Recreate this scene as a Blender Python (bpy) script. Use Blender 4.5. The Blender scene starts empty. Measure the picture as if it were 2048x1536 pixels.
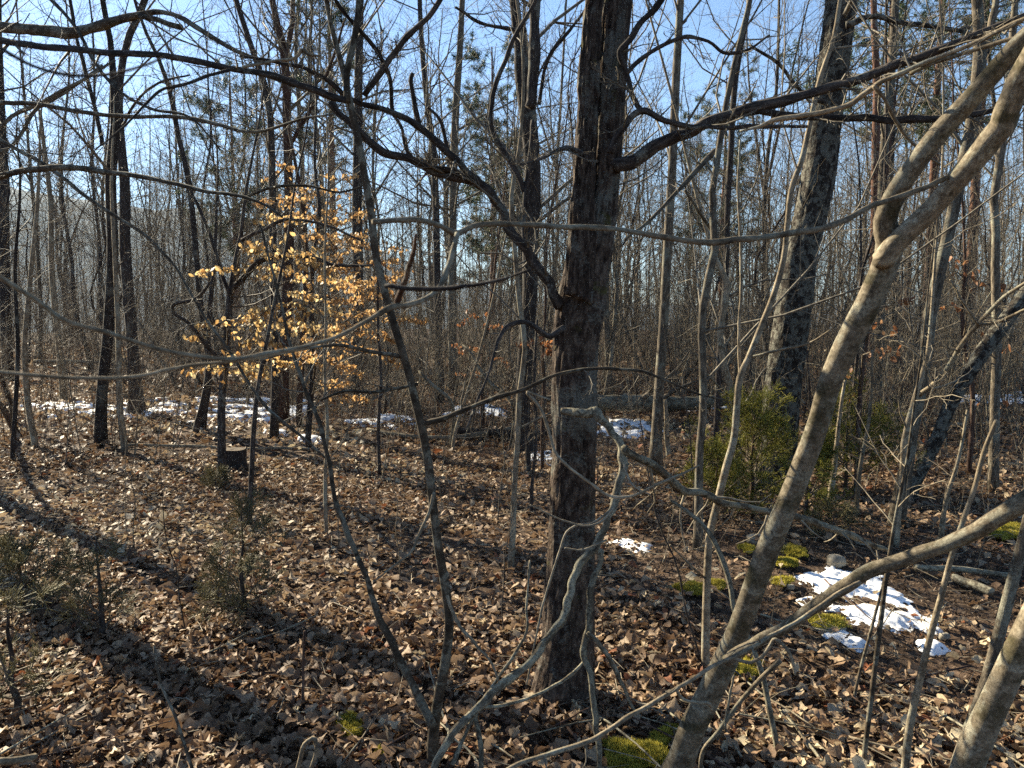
import bpy, math
import numpy as np
from mathutils import Vector

# ------------------------------------------------------------------ camera, sky, sun, exposure
SC = bpy.context.scene
COL = SC.collection
FOC, PITCH, CAMH = 1547.0, math.radians(5.5), 1.6
SUN_AZ, SUN_EL = math.radians(48), math.radians(27)        # azimuth counted from straight ahead towards the left

cam_d = bpy.data.cameras.new("camera")
cam = bpy.data.objects.new("camera", cam_d)
COL.objects.link(cam)
cam.location = (0, 0, CAMH)
cam.rotation_euler = (math.pi / 2 - PITCH, 0, 0)
cam_d.sensor_width = 36.0
cam_d.lens = FOC / 2048 * 36.0
cam_d.clip_start, cam_d.clip_end = 0.05, 9000
cam_d.dof.use_dof = True
cam_d.dof.focus_distance = 3.6
cam_d.dof.aperture_fstop = 9.0
SC.camera = cam

SUN_DIR = Vector((-math.sin(SUN_AZ) * math.cos(SUN_EL), math.cos(SUN_AZ) * math.cos(SUN_EL), math.sin(SUN_EL)))
world = bpy.data.worlds.new("World")
SC.world = world
world.use_nodes = True
wn = world.node_tree.nodes
wl = world.node_tree.links
for n in list(wn):
    wn.remove(n)
sky = wn.new("ShaderNodeTexSky")
sky.sky_type = 'NISHITA'
sky.sun_disc = False
sky.sun_elevation = SUN_EL
sky.sun_rotation = -SUN_AZ
sky.altitude = 300
sky.air_density, sky.dust_density, sky.ozone_density = 1.0, 0.2, 5.0
bg = wn.new("ShaderNodeBackground")
bg.inputs["Strength"].default_value = 0.05
wo = wn.new("ShaderNodeOutputWorld")
wl.new(sky.outputs[0], bg.inputs[0])
wl.new(bg.outputs[0], wo.inputs[0])

sun_d = bpy.data.lights.new("sun", 'SUN')
sun_d.energy = 5.0
sun_d.angle = math.radians(0.5)
sun_d.color = (1.0, 0.895, 0.68)
sun = bpy.data.objects.new("sun", sun_d)
COL.objects.link(sun)
sun.location = (-20, 15, 25)
sun.rotation_euler = SUN_DIR.to_track_quat('Z', 'Y').to_euler()

SC.view_settings.view_transform = 'Standard'
SC.view_settings.look = 'None'
SC.view_settings.exposure = 2.0
SC.view_settings.gamma = 1.0
SC.view_settings.use_curve_mapping = False
SC.render.engine = 'CYCLES'
SC.cycles.use_denoising = False
SC.cycles.max_bounces = 6
SC.cycles.diffuse_bounces = 1
SC.cycles.transmission_bounces = 3
SC.cycles.volume_bounces = 0
SC.cycles.sample_clamp_indirect = 4.0

# ------------------------------------------------------------------ numeric helpers
RNG = np.random.default_rng(20)
CP, SP = math.cos(PITCH), math.sin(PITCH)


def _hash(ix, iy, iz, seed):
    h = (ix * 374761393 + iy * 668265263 + iz * 2147483647 + seed * 144665) & 0xFFFFFFFF
    h = ((h ^ (h >> 13)) * 1274126177) & 0xFFFFFFFF
    h = ((h ^ (h >> 16)) * 2246822519) & 0xFFFFFFFF
    return ((h ^ (h >> 15)) & 0xFFFFFF) / float(0xFFFFFF)


def vnoise(x, y, z=0.0, seed=0):
    """Value noise in -1..1, on arrays."""
    x, y, z = np.broadcast_arrays(np.asarray(x, float), np.asarray(y, float), np.asarray(z, float))
    ix, iy, iz = np.floor(x).astype(np.int64), np.floor(y).astype(np.int64), np.floor(z).astype(np.int64)
    fx, fy, fz = x - ix, y - iy, z - iz
    fx, fy, fz = fx * fx * (3 - 2 * fx), fy * fy * (3 - 2 * fy), fz * fz * (3 - 2 * fz)
    out = 0
    for dx in (0, 1):
        for dy in (0, 1):
            for dz in (0, 1):
                w = (fx if dx else 1 - fx) * (fy if dy else 1 - fy) * (fz if dz else 1 - fz)
                out = out + w * _hash(ix + dx, iy + dy, iz + dz, seed)
    return out * 2 - 1


def smooth(a, b, x):
    t = np.clip((x - a) / (b - a), 0, 1)
    return t * t * (3 - 2 * t)


def terrain(x, y):
    x, y = np.asarray(x, float), np.asarray(y, float)
    r = np.sqrt(x * x + y * y)
    h = 0.05 * vnoise(x * 0.7, y * 0.7, seed=1) + 0.10 * vnoise(x * 0.21, y * 0.21, seed=2) - 0.04
    h = h + 0.018 * vnoise(x * 2.6, y * 2.6, seed=4)
    h = h + 0.10 * np.exp(-((x - 1.7) ** 2 / 1.4 + (y - 5.0) ** 2 / 0.8))         # mossy hump
    h = h * smooth(0.4, 2.2, r)
    h = h - 75.0 * smooth(60, 420, r)
    az = np.arctan2(-x, y)                                                         # positive to the left
    ridge = 0.22 + 0.78 * smooth(-0.15, 0.5, az)
    ridge = ridge * (1 + 0.10 * vnoise(az * 6, 3.3, seed=5) + 0.04 * vnoise(az * 21, 1.3, seed=6))
    h = h + 420.0 * ridge * smooth(1100, 2600, r)
    h = h + 3.0 * vnoise(x * 0.02, y * 0.02, seed=7) * smooth(70, 300, r)
    return h


def ray(px, py):
    xc, yc = (np.asarray(px, float) - 1024) / FOC, -(np.asarray(py, float) - 768) / FOC
    return np.stack([xc, CP + yc * SP, -SP + yc * CP], -1)


def at(px, py, Y):
    """World point seen at photo pixel (px, py) on the upright plane Y metres ahead."""
    d = ray(px, py)
    t = np.asarray(Y, float) / d[..., 1]
    return np.array([0, 0, CAMH]) + d * t[..., None]


def ground_at(px, py, lift=0.0):
    d = ray(px, py)
    t = CAMH / -d[2]
    for _ in range(12):
        p = d * t
        t = t * 0.5 + 0.5 * (CAMH - terrain(p[0], p[1])) / -d[2]
    p = np.array([0, 0, CAMH]) + d * t
    return np.array([p[0], p[1], float(terrain(p[0], p[1])) + lift])


def depth_of(p):
    return p[..., 1] * CP - (p[..., 2] - CAMH) * SP


def to_px(p):
    """World -> photo pixel."""
    p = np.asarray(p, float)
    d = depth_of(p)
    u = p[..., 1] * SP + (p[..., 2] - CAMH) * CP
    return 1024 + FOC * p[..., 0] / d, 768 - FOC * u / d


def unit(v):
    return v / np.maximum(np.linalg.norm(v, axis=-1, keepdims=True), 1e-9)


def spline(A, n):
    """Resample control rows (x, y, z, r) to n rows on a smooth curve."""
    A = np.asarray(A, float)
    d = np.r_[0, np.cumsum(np.linalg.norm(np.diff(A[:, :3], axis=0), axis=1) + 1e-6)]
    m = np.gradient(A, d, axis=0)
    s = np.linspace(0, d[-1], n)
    i = np.clip(np.searchsorted(d, s, 'right') - 1, 0, len(A) - 2)
    h = (d[i + 1] - d[i])[:, None]
    t = ((s - d[i]) / h[:, 0])[:, None]
    out = (2 * t ** 3 - 3 * t ** 2 + 1) * A[i] + (t ** 3 - 2 * t ** 2 + t) * h * m[i] + (-2 * t ** 3 + 3 * t ** 2) * A[i + 1] + (t ** 3 - t ** 2) * h * m[i + 1]
    lo = np.minimum(A[i, 3], A[i + 1, 3])
    hi = np.maximum(A[i, 3], A[i + 1, 3])
    out[:, 3] = np.clip(out[:, 3], lo, hi)
    return out


def knots(pts, rad, amt=0.16):
    """Swellings and small kinks along a branch, so that it does not read as a pipe."""
    s = np.r_[0, np.cumsum(np.linalg.norm(np.diff(pts, axis=0), axis=1))]
    sd = int(RNG.integers(1, 9999))
    m = max(float(rad.mean()), 1e-4)
    r = rad * (1 + amt * vnoise(s / (m * 5), 0.5, 0, sd) + 0.7 * amt * vnoise(s / (m * 1.8), 3.5, 0, sd))
    off = np.stack([vnoise(s / (m * 6), 0.5, 5 + j * 7.3, sd) for j in range(3)], -1)
    off[0] = off[-1] = 0
    return pts + off * (0.28 * m), r


class Acc:
    """Collects geometry and links it as ONE mesh object."""

    def __init__(self):
        self.V, self.F, self.A, self.T, self.n = [], [], [], [], 0

    def raw(self, V, faces, bark=None, tint=None):
        V = np.asarray(V, float).reshape(-1, 3)
        for f in faces:
            self.F.append(np.asarray(f, np.int64) + self.n)
        self.V.append(V)
        self.A.append(np.zeros_like(V) if bark is None else np.asarray(bark, float).reshape(-1, 3))
        self.T.append(np.zeros(len(V)) if tint is None else np.asarray(tint, float).ravel())
        self.n += len(V)
        return self

    def tubes(self, pts, rad, k=4, cap=False, tint=None, disp=None):
        pts, rad = np.asarray(pts, float), np.asarray(rad, float)
        if pts.ndim == 2:
            pts, rad = pts[None], rad[None]
        N, n, _ = pts.shape
        if N == 0:
            return self
        tan = unit(np.gradient(pts, axis=1))
        main = unit(pts[:, -1] - pts[:, 0])
        ref = np.where(np.abs(main[:, 2:3]) > 0.75, np.array([[1.0, 0, 0]]), np.array([[0, 0, 1.0]]))
        u = unit(np.cross(tan, ref[:, None, :]))
        v = np.cross(tan, u)
        a = np.arange(k) * 2 * math.pi / k
        seg = np.linalg.norm(np.diff(pts, axis=1), axis=2)
        s = np.concatenate([np.zeros((N, 1)), np.cumsum(seg, axis=1)], 1) + RNG.random((N, 1)) * 50 * (k < 12)
        R = rad[:, :, None] * np.ones(k)
        if disp is not None:
            R = R + disp(a[None, None, :], s[:, :, None], rad[:, :, None])
        ring = R[..., None] * (np.cos(a)[None, None, :, None] * u[:, :, None, :] + np.sin(a)[None, None, :, None] * v[:, :, None, :])
        V = pts[:, :, None, :] + ring
        r0 = rad.mean(1)[:, None, None]
        B = np.stack([np.cos(a)[None, None, :] * r0 * np.ones((N, n, 1)), np.sin(a)[None, None, :] * r0 * np.ones((N, n, 1)), s[:, :, None] * np.ones(k)], -1)
        idx = np.arange(N * n * k).reshape(N, n, k)
        a0, b0 = idx[:, :-1, :], idx[:, 1:, :]
        F = [np.stack([a0, np.roll(a0, -1, 2), np.roll(b0, -1, 2), b0], -1).reshape(-1, 4)]
        if cap:
            F.append(idx[:, -1, :])
            F.append(idx[:, 0, ::-1])
        T = None if tint is None else np.broadcast_to(np.asarray(tint, float).reshape(-1, 1, 1), (N, n, k))
        return self.raw(V, F, B, T)

    def mesh(self, name, mats, origin=(0, 0, 0), smooth_=True):
        me = bpy.data.meshes.new(name)
        V = np.concatenate(self.V) - np.asarray(origin, float)
        loops = np.concatenate([f.ravel() for f in self.F])
        sizes = np.concatenate([np.full(len(f), f.shape[1]) for f in self.F])
        me.vertices.add(len(V))
        me.vertices.foreach_set("co", V.astype(np.float32).ravel())
        me.loops.add(len(loops))
        me.loops.foreach_set("vertex_index", loops.astype(np.int32))
        me.polygons.add(len(sizes))
        me.polygons.foreach_set("loop_start", np.r_[0, np.cumsum(sizes)[:-1]].astype(np.int32))
        me.polygons.foreach_set("use_smooth", np.full(len(sizes), smooth_))
        at_ = me.attributes.new("bark", 'FLOAT_VECTOR', 'POINT')
        at_.data.foreach_set("vector", np.concatenate(self.A).astype(np.float32).ravel())
        tt = me.attributes.new("tint", 'FLOAT', 'POINT')
        tt.data.foreach_set("value", np.concatenate(self.T).astype(np.float32))
        me.update(calc_edges=True)
        for m in (mats if isinstance(mats, (list, tuple)) else [mats]):
            me.materials.append(m)
        return me

    def build(self, name, mat, parent=None, kind=None, origin=None, smooth_=True):
        if not self.V:
            return None
        o3 = np.array(parent.location) if (parent is not None and origin is None) else np.array(origin if origin is not None else (0, 0, 0), float)
        o = bpy.data.objects.new(name, self.mesh(name, mat, o3, smooth_))
        COL.objects.link(o)
        if parent is not None:
            o.parent = parent
        else:
            o.location = o3
        if kind:
            o["kind"] = kind
        return o


def thing(name, label, cat, loc=(0, 0, 0), group=None):
    o = bpy.data.objects.new(name, None)
    COL.objects.link(o)
    o.location = [float(c) for c in loc]
    o.empty_display_size = 0.1
    o["label"], o["category"] = label, cat
    if group:
        o["group"] = group
    return o


def tag(o, label, cat=None, group=None, kind=None):
    o["label"] = label
    if cat:
        o["category"] = cat
    if group:
        o["group"] = group
    if kind:
        o["kind"] = kind
    return o


def spawn(Pp, Rp, per, t0, t1, ang, ln, rr, n, wig=0.15, up=0.05, rmin=0.0012, rel=True, rmax=9.0, taper=0.25, plane=0.0):
    """Grow `per` side branches from each parent curve (N, n, 3); returns their points and radii."""
    N, m, _ = Pp.shape
    if N == 0 or per == 0:
        return np.zeros((0, n, 3)), np.zeros((0, n))
    idx = np.repeat(np.arange(N), per)
    M = len(idx)
    t = t0 + (t1 - t0) * RNG.random(M)
    f = t * (m - 1)
    i = np.minimum(f.astype(int), m - 2)
    w = (f - i)[:, None]
    start = Pp[idx, i] * (1 - w) + Pp[idx, i + 1] * w
    r = Rp[idx, i] * (1 - w[:, 0]) + Rp[idx, i + 1] * w[:, 0]
    T = unit(Pp[idx, i + 1] - Pp[idx, i])
    q = unit(np.cross(T, RNG.normal(size=(M, 3))))
    if plane:
        q = unit(q * np.array([1, 1, 1 - plane]))
    a = np.radians(ang[0] + (ang[1] - ang[0]) * RNG.random(M))[:, None]
    d = np.cos(a) * T + np.sin(a) * q
    plen = np.linalg.norm(np.diff(Pp, axis=1), axis=2).sum(1)[idx] if rel else np.ones(M)
    L = plen * (ln[0] + (ln[1] - ln[0]) * RNG.random(M)) * (1.15 - 0.75 * (t - t0) / max(t1 - t0, 1e-6) if rel else 1)
    r0 = np.clip(r * rr, rmin, rmax)
    pts = np.empty((M, n, 3))
    pts[:, 0] = start
    step = (L / (n - 1))[:, None]
    for j in range(1, n):
        d = unit(d + RNG.normal(size=(M, 3)) * wig + np.array([0, 0, up]))
        pts[:, j] = pts[:, j - 1] + d * step
    rad = r0[:, None] * np.linspace(1, taper, n)[None]
    return pts, np.maximum(rad, rmin * 0.7)


def curve_batch(list_of, n):
    P_ = np.stack([spline(c, n) for c in list_of])
    return P_[..., :3], P_[..., 3]

# ------------------------------------------------------------------ materials
class NT:
    def __init__(self, name):
        self.m = bpy.data.materials.new(name)
        self.m.use_nodes = True
        self.t = self.m.node_tree
        self.t.nodes.clear()
        self.out = self.t.nodes.new("ShaderNodeOutputMaterial")

    def n(self, kind, **kw):
        o = self.t.nodes.new(kind)
        for k, v in kw.items():
            if k.startswith("i_"):
                o.inputs[k[2:].replace("_", " ")].default_value = v
            else:
                setattr(o, k, v)
        return o

    def l(self, a, b):
        self.t.links.new(a, b)

    def attr(self, name):
        return self.n("ShaderNodeAttribute", attribute_name=name)

    def scale(self, vec, s):
        m = self.n("ShaderNodeVectorMath", operation='MULTIPLY')
        self.l(vec, m.inputs[0])
        m.inputs[1].default_value = s
        return m.outputs[0]

    def noise(self, vec, scale, detail=4, rough=0.6, dist=0.0):
        x = self.n("ShaderNodeTexNoise")
        x.inputs["Scale"].default_value = scale
        x.inputs["Detail"].default_value = detail
        x.inputs["Roughness"].default_value = rough
        x.inputs["Distortion"].default_value = dist
        self.l(vec, x.inputs["Vector"])
        return x.outputs["Fac"]

    def ramp(self, fac, stops, interp='LINEAR'):
        r = self.n("ShaderNodeValToRGB")
        r.color_ramp.interpolation = interp
        e = r.color_ramp.elements
        while len(e) < len(stops):
            e.new(0.5)
        for el, (p, c) in zip(e, stops):
            el.position = p
            el.color = (c, c, c, 1) if isinstance(c, (int, float)) else (*c, 1)
        self.l(fac, r.inputs[0])
        return r.outputs[0]

    def mix(self, fac, a, b, mode='MIX'):
        m = self.n("ShaderNodeMix", data_type='RGBA', blend_type=mode)
        for src, sock in ((fac, m.inputs[0]), (a, m.inputs[6]), (b, m.inputs[7])):
            if isinstance(src, (int, float)):
                sock.default_value = src
            elif isinstance(src, tuple):
                sock.default_value = (*src, 1)
            else:
                self.l(src, sock)
        return m.outputs[2]

    def finish(self, color, rough=0.9, bump=None, bump_s=0.5, bump_d=0.01, spec=0.2, trans=None, trans_w=0.0):
        p = self.n("ShaderNodeBsdfPrincipled")
        p.inputs["Roughness"].default_value = rough
        p.inputs["Specular IOR Level"].default_value = spec
        if isinstance(color, tuple):
            p.inputs["Base Color"].default_value = (*color, 1)
        else:
            self.l(color, p.inputs["Base Color"])
        if bump is not None:
            b = self.n("ShaderNodeBump")
            b.inputs["Strength"].default_value = bump_s
            b.inputs["Distance"].default_value = bump_d
            self.l(bump, b.inputs["Height"])
            self.l(b.outputs[0], p.inputs["Normal"])
        last = p.outputs[0]
        if trans_w:
            tr = self.n("ShaderNodeBsdfTranslucent")
            src = trans if trans is not None else color
            if isinstance(src, tuple):
                tr.inputs[0].default_value = (*src, 1)
            else:
                self.l(src, tr.inputs[0])
            mx = self.n("ShaderNodeMixShader")
            mx.inputs[0].default_value = trans_w
            self.l(last, mx.inputs[1])
            self.l(tr.outputs[0], mx.inputs[2])
            last = mx.outputs[0]
        self.l(last, self.out.inputs["Surface"])
        return self.m


def bark_mat(name, dark, mid, light, lichen=(0.33, 0.35, 0.31), lich=0.45, freq=60.0, stretch=0.14, bump=0.7, bump_d=0.006, lfreq=7.0, moss=None, moss_w=0.0):
    t = NT(name)
    b = t.attr("bark").outputs["Vector"]
    fis = t.noise(t.scale(b, (1, 1, stretch)), freq, 6, 0.65, 0.3)
    col = t.ramp(fis, [(0.30, dark), (0.47, mid), (0.68, light)])
    lo = t.noise(t.scale(b, (1, 1, 0.55)), lfreq, 5, 0.7, 0.4)
    lo2 = t.noise(b, freq * 1.6, 3, 0.7)
    lm = t.n("ShaderNodeMath", operation='MULTIPLY_ADD')
    t.l(lo2, lm.inputs[0])
    lm.inputs[1].default_value = 0.28
    t.l(lo, lm.inputs[2])
    mask = t.ramp(lm.outputs[0], [(0.78 - lich * 0.36, 0.0), (0.84 - lich * 0.36, 1.0)])
    lcol = t.mix(fis, tuple(c * 0.45 for c in lichen), tuple(min(1.0, c * 1.35) for c in lichen))
    col = t.mix(mask, col, lcol)
    if moss:
        mo = t.noise(b, 9.0, 4, 0.7)
        col = t.mix(t.ramp(mo, [(0.62 - moss_w * 0.3, 0.0), (0.72 - moss_w * 0.3, 0.85)]), col, moss)
    fine = t.noise(t.scale(b, (1, 1, 0.6)), 210, 3, 0.7)
    col = t.mix(1.0, col, t.ramp(fine, [(0.32, 0.55), (0.6, 1.2)]), 'MULTIPLY')
    oi = t.n("ShaderNodeObjectInfo")
    br = t.n("ShaderNodeMapRange")
    t.l(oi.outputs["Random"], br.inputs[0])
    br.inputs[3].default_value, br.inputs[4].default_value = 0.75, 1.25
    col = t.mix(1.0, col, br.outputs[0], 'MULTIPLY')
    return t.finish(col, 0.92, fis, bump, bump_d, 0.15)


def twig_mat(name, a, c):
    t = NT(name)
    b = t.attr("bark").outputs["Vector"]
    col = t.ramp(t.noise(b, 30, 3), [(0.35, a), (0.65, c)])
    return t.finish(col, 0.75, spec=0.3)


def leaf_mat(name, stops, trans_w, rough=0.55, spec=0.35, vein=True):
    t = NT(name)
    col = t.ramp(t.attr("tint").outputs["Fac"], stops)
    b = t.attr("bark").outputs["Vector"]
    spots = t.ramp(t.noise(b, 9.0, 4, 0.7), [(0.35, 0.62), (0.6, 1.1)])
    col = t.mix(1.0, col, spots, 'MULTIPLY')
    return t.finish(col, rough, t.noise(b, 25, 3), 0.4, 0.004, spec, col, trans_w)


M = {}
M['oak'] = bark_mat("oak_bark", (0.007, 0.0055, 0.0045), (0.055, 0.037, 0.027), (0.17, 0.128, 0.094), (0.16, 0.15, 0.122), 0.36, 85, 0.22, 1.0, 0.014, 5.0, (0.08, 0.075, 0.02), 0.05)
M['grey'] = bark_mat("grey_bark", (0.022, 0.018, 0.013), (0.092, 0.074, 0.053), (0.20, 0.165, 0.12), (0.20, 0.19, 0.145), 0.32, 80, 0.15, 0.8)
M['dark'] = bark_mat("dark_bark", (0.011, 0.009, 0.0078), (0.040, 0.032, 0.027), (0.102, 0.084, 0.070), (0.14, 0.135, 0.11), 0.20, 80, 0.2, 0.9)
M['red'] = bark_mat("reddish_bark", (0.016, 0.010, 0.0075), (0.065, 0.038, 0.027), (0.14, 0.09, 0.066), (0.16, 0.155, 0.13), 0.15, 80, 0.15, 0.8)
M['lichen'] = bark_mat("lichen_bark", (0.009, 0.007, 0.0055), (0.034, 0.027, 0.021), (0.085, 0.067, 0.052), (0.18, 0.17, 0.135), 0.46, 55, 0.45, 1.0, 0.014, 24.0)
M['smooth'] = bark_mat("smooth_pale_bark", (0.06, 0.047, 0.030), (0.15, 0.120, 0.080), (0.25, 0.208, 0.145), (0.27, 0.245, 0.18), 0.36, 45, 0.7, 0.6, 0.003, 22.0, (0.055, 0.046, 0.022), 0.35)
M['tan'] = bark_mat("tan_stem_bark", (0.045, 0.034, 0.023), (0.175, 0.137, 0.09), (0.32, 0.262, 0.18), (0.27, 0.25, 0.185), 0.30, 45, 0.4, 0.6, 0.003)
M['dead'] = bark_mat("dead_lichen_wood", (0.035, 0.028, 0.02), (0.105, 0.086, 0.058), (0.20, 0.168, 0.118), (0.28, 0.25, 0.175), 0.48, 60, 0.35, 0.8, 0.004, 20.0)
M['mottled'] = bark_mat("mottled_dark_bark", (0.018, 0.013, 0.009), (0.055, 0.042, 0.028), (0.11, 0.086, 0.06), (0.17, 0.155, 0.115), 0.36, 26, 0.8, 0.4, 0.003, 14.0)
M['pine'] = bark_mat("pine_bark", (0.03, 0.017, 0.012), (0.13, 0.065, 0.042), (0.25, 0.14, 0.095), (0.22, 0.2, 0.17), 0.12, 50, 0.25, 0.8)
M['twig'] = twig_mat("grey_twigs", (0.058, 0.048, 0.035), (0.21, 0.175, 0.122))
M['browntwig'] = twig_mat("brown_twigs", (0.055, 0.040, 0.026), (0.19, 0.145, 0.092))
M['tantwig'] = twig_mat("tan_twigs", (0.12, 0.097, 0.065), (0.31, 0.255, 0.175))

M['litter'] = leaf_mat("fallen_leaf", [(0.0, (0.05, 0.030, 0.017)), (0.25, (0.17, 0.100, 0.056)), (0.5, (0.31, 0.203, 0.122)), (0.75, (0.45, 0.333, 0.21)), (0.93, (0.55, 0.45, 0.29)), (1.0, (0.24, 0.09, 0.04))], 0.22, 0.6, 0.2)
M['gold'] = leaf_mat("golden_dry_leaf", [(0.0, (0.42, 0.23, 0.08)), (0.4, (0.64, 0.42, 0.17)), (0.8, (0.76, 0.56, 0.27)), (1.0, (0.80, 0.67, 0.38))], 0.5, 0.5, 0.3)
M['amber'] = leaf_mat("amber_dry_leaf", [(0.0, (0.38, 0.20, 0.075)), (0.5, (0.58, 0.35, 0.145)), (1.0, (0.72, 0.50, 0.25))], 0.5, 0.5, 0.3)
M['rust'] = leaf_mat("rust_dry_leaf", [(0.0, (0.20, 0.075, 0.03)), (0.5, (0.40, 0.18, 0.075)), (1.0, (0.52, 0.29, 0.14))], 0.5, 0.5, 0.3)
M['cedar'] = leaf_mat("cedar_spray", [(0.0, (0.09, 0.10, 0.02)), (0.5, (0.30, 0.29, 0.06)), (1.0, (0.50, 0.45, 0.11))], 0.5, 0.6, 0.2)
M['drycedar'] = leaf_mat("dull_cedar_spray", [(0.0, (0.09, 0.075, 0.035)), (0.5, (0.23, 0.20, 0.10)), (1.0, (0.36, 0.32, 0.17))], 0.4, 0.6, 0.2)
M['needle'] = leaf_mat("pine_needle", [(0.0, (0.02, 0.04, 0.018)), (0.5, (0.045, 0.075, 0.03)), (1.0, (0.10, 0.12, 0.05))], 0.25, 0.5, 0.3)
M['moss'] = leaf_mat("moss", [(0.0, (0.08, 0.066, 0.012)), (0.45, (0.36, 0.305, 0.04)), (1.0, (0.64, 0.55, 0.12))], 0.35, 0.8, 0.1)
M['debris'] = leaf_mat("leaf_crumbs", [(0.0, (0.03, 0.02, 0.014)), (0.5, (0.11, 0.075, 0.05)), (1.0, (0.26, 0.19, 0.13))], 0.1, 0.7, 0.2)


def simple(name, stops, scale, detail=5, rough=0.9, bump=0.5, bump_d=0.01, coord="Object", spec=0.2, sub=0.0):
    t = NT(name)
    tc = t.n("ShaderNodeTexCoord").outputs[coord]
    f = t.noise(tc, scale, detail, 0.65)
    m = t.finish(t.ramp(f, stops), rough, f, bump, bump_d, spec)
    return m


M['stone'] = simple("field_stone", [(0.3, (0.10, 0.085, 0.065)), (0.5, (0.24, 0.21, 0.16)), (0.7, (0.36, 0.33, 0.26))], 14)
M['cut'] = simple("cut_wood", [(0.3, (0.04, 0.028, 0.018)), (0.55, (0.11, 0.08, 0.052)), (0.75, (0.18, 0.14, 0.095))], 30)

t = NT("snow")
tc = t.n("ShaderNodeTexCoord").outputs["Object"]
f = t.noise(tc, 40, 4, 0.6)
sm = t.finish(t.ramp(t.noise(tc, 9, 3), [(0.3, (0.72, 0.72, 0.72)), (0.6, (0.86, 0.855, 0.84))]), 0.6, f, 0.5, 0.006, 0.3)
M['snow'] = sm

t = NT("forest_floor")
tc = t.n("ShaderNodeTexCoord").outputs["Object"]
f1 = t.noise(tc, 22, 6, 0.75, 0.4)
f2 = t.noise(tc, 1.1, 4, 0.6)
c1 = t.ramp(f1, [(0.30, (0.018, 0.012, 0.008)), (0.46, (0.075, 0.048, 0.032)), (0.6, (0.17, 0.115, 0.078)), (0.78, (0.28, 0.205, 0.145))])
c2 = t.ramp(f1, [(0.30, (0.012, 0.009, 0.006)), (0.5, (0.05, 0.036, 0.025)), (0.75, (0.12, 0.09, 0.062))])
soil = t.ramp(f2, [(0.42, 0.0), (0.62, 0.7)])
near = t.mix(soil, c1, c2)
far = t.ramp(t.noise(tc, 0.03, 5, 0.7), [(0.35, (0.022, 0.020, 0.018)), (0.65, (0.055, 0.048, 0.042))])
sep = t.n("ShaderNodeVectorMath", operation='LENGTH')
t.l(tc, sep.inputs[0])
mr = t.n("ShaderNodeMapRange")
t.l(sep.outputs["Value"], mr.inputs[0])
mr.inputs[1].default_value, mr.inputs[2].default_value = 90, 400
M['floor'] = t.finish(t.mix(mr.outputs[0], near, far), 0.95, f1, 0.9, 0.03, 0.1)

# ------------------------------------------------------------------ ground sheet to the horizon
def build_ground():
    na = 250
    radii = np.r_[0.25, np.geomspace(0.6, 4800, 150)]
    a = np.arange(na) * 2 * math.pi / na
    X, Y = radii[:, None] * np.sin(a), radii[:, None] * np.cos(a)
    V = np.stack([X, Y, terrain(X, Y)], -1).reshape(-1, 3)
    idx = np.arange(len(radii) * na).reshape(len(radii), na)
    a0, b0 = idx[:-1], idx[1:]
    F = np.stack([a0, b0, np.roll(b0, -1, 1), np.roll(a0, -1, 1)], -1).reshape(-1, 4)
    c = Acc()
    c.raw(V, [F, idx[0][None]])
    o = c.build("ground", M['floor'])
    o["kind"] = "structure"
    o["label"] = "uneven forest floor under brown fallen leaves"
    return o


GROUND = build_ground()


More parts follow.
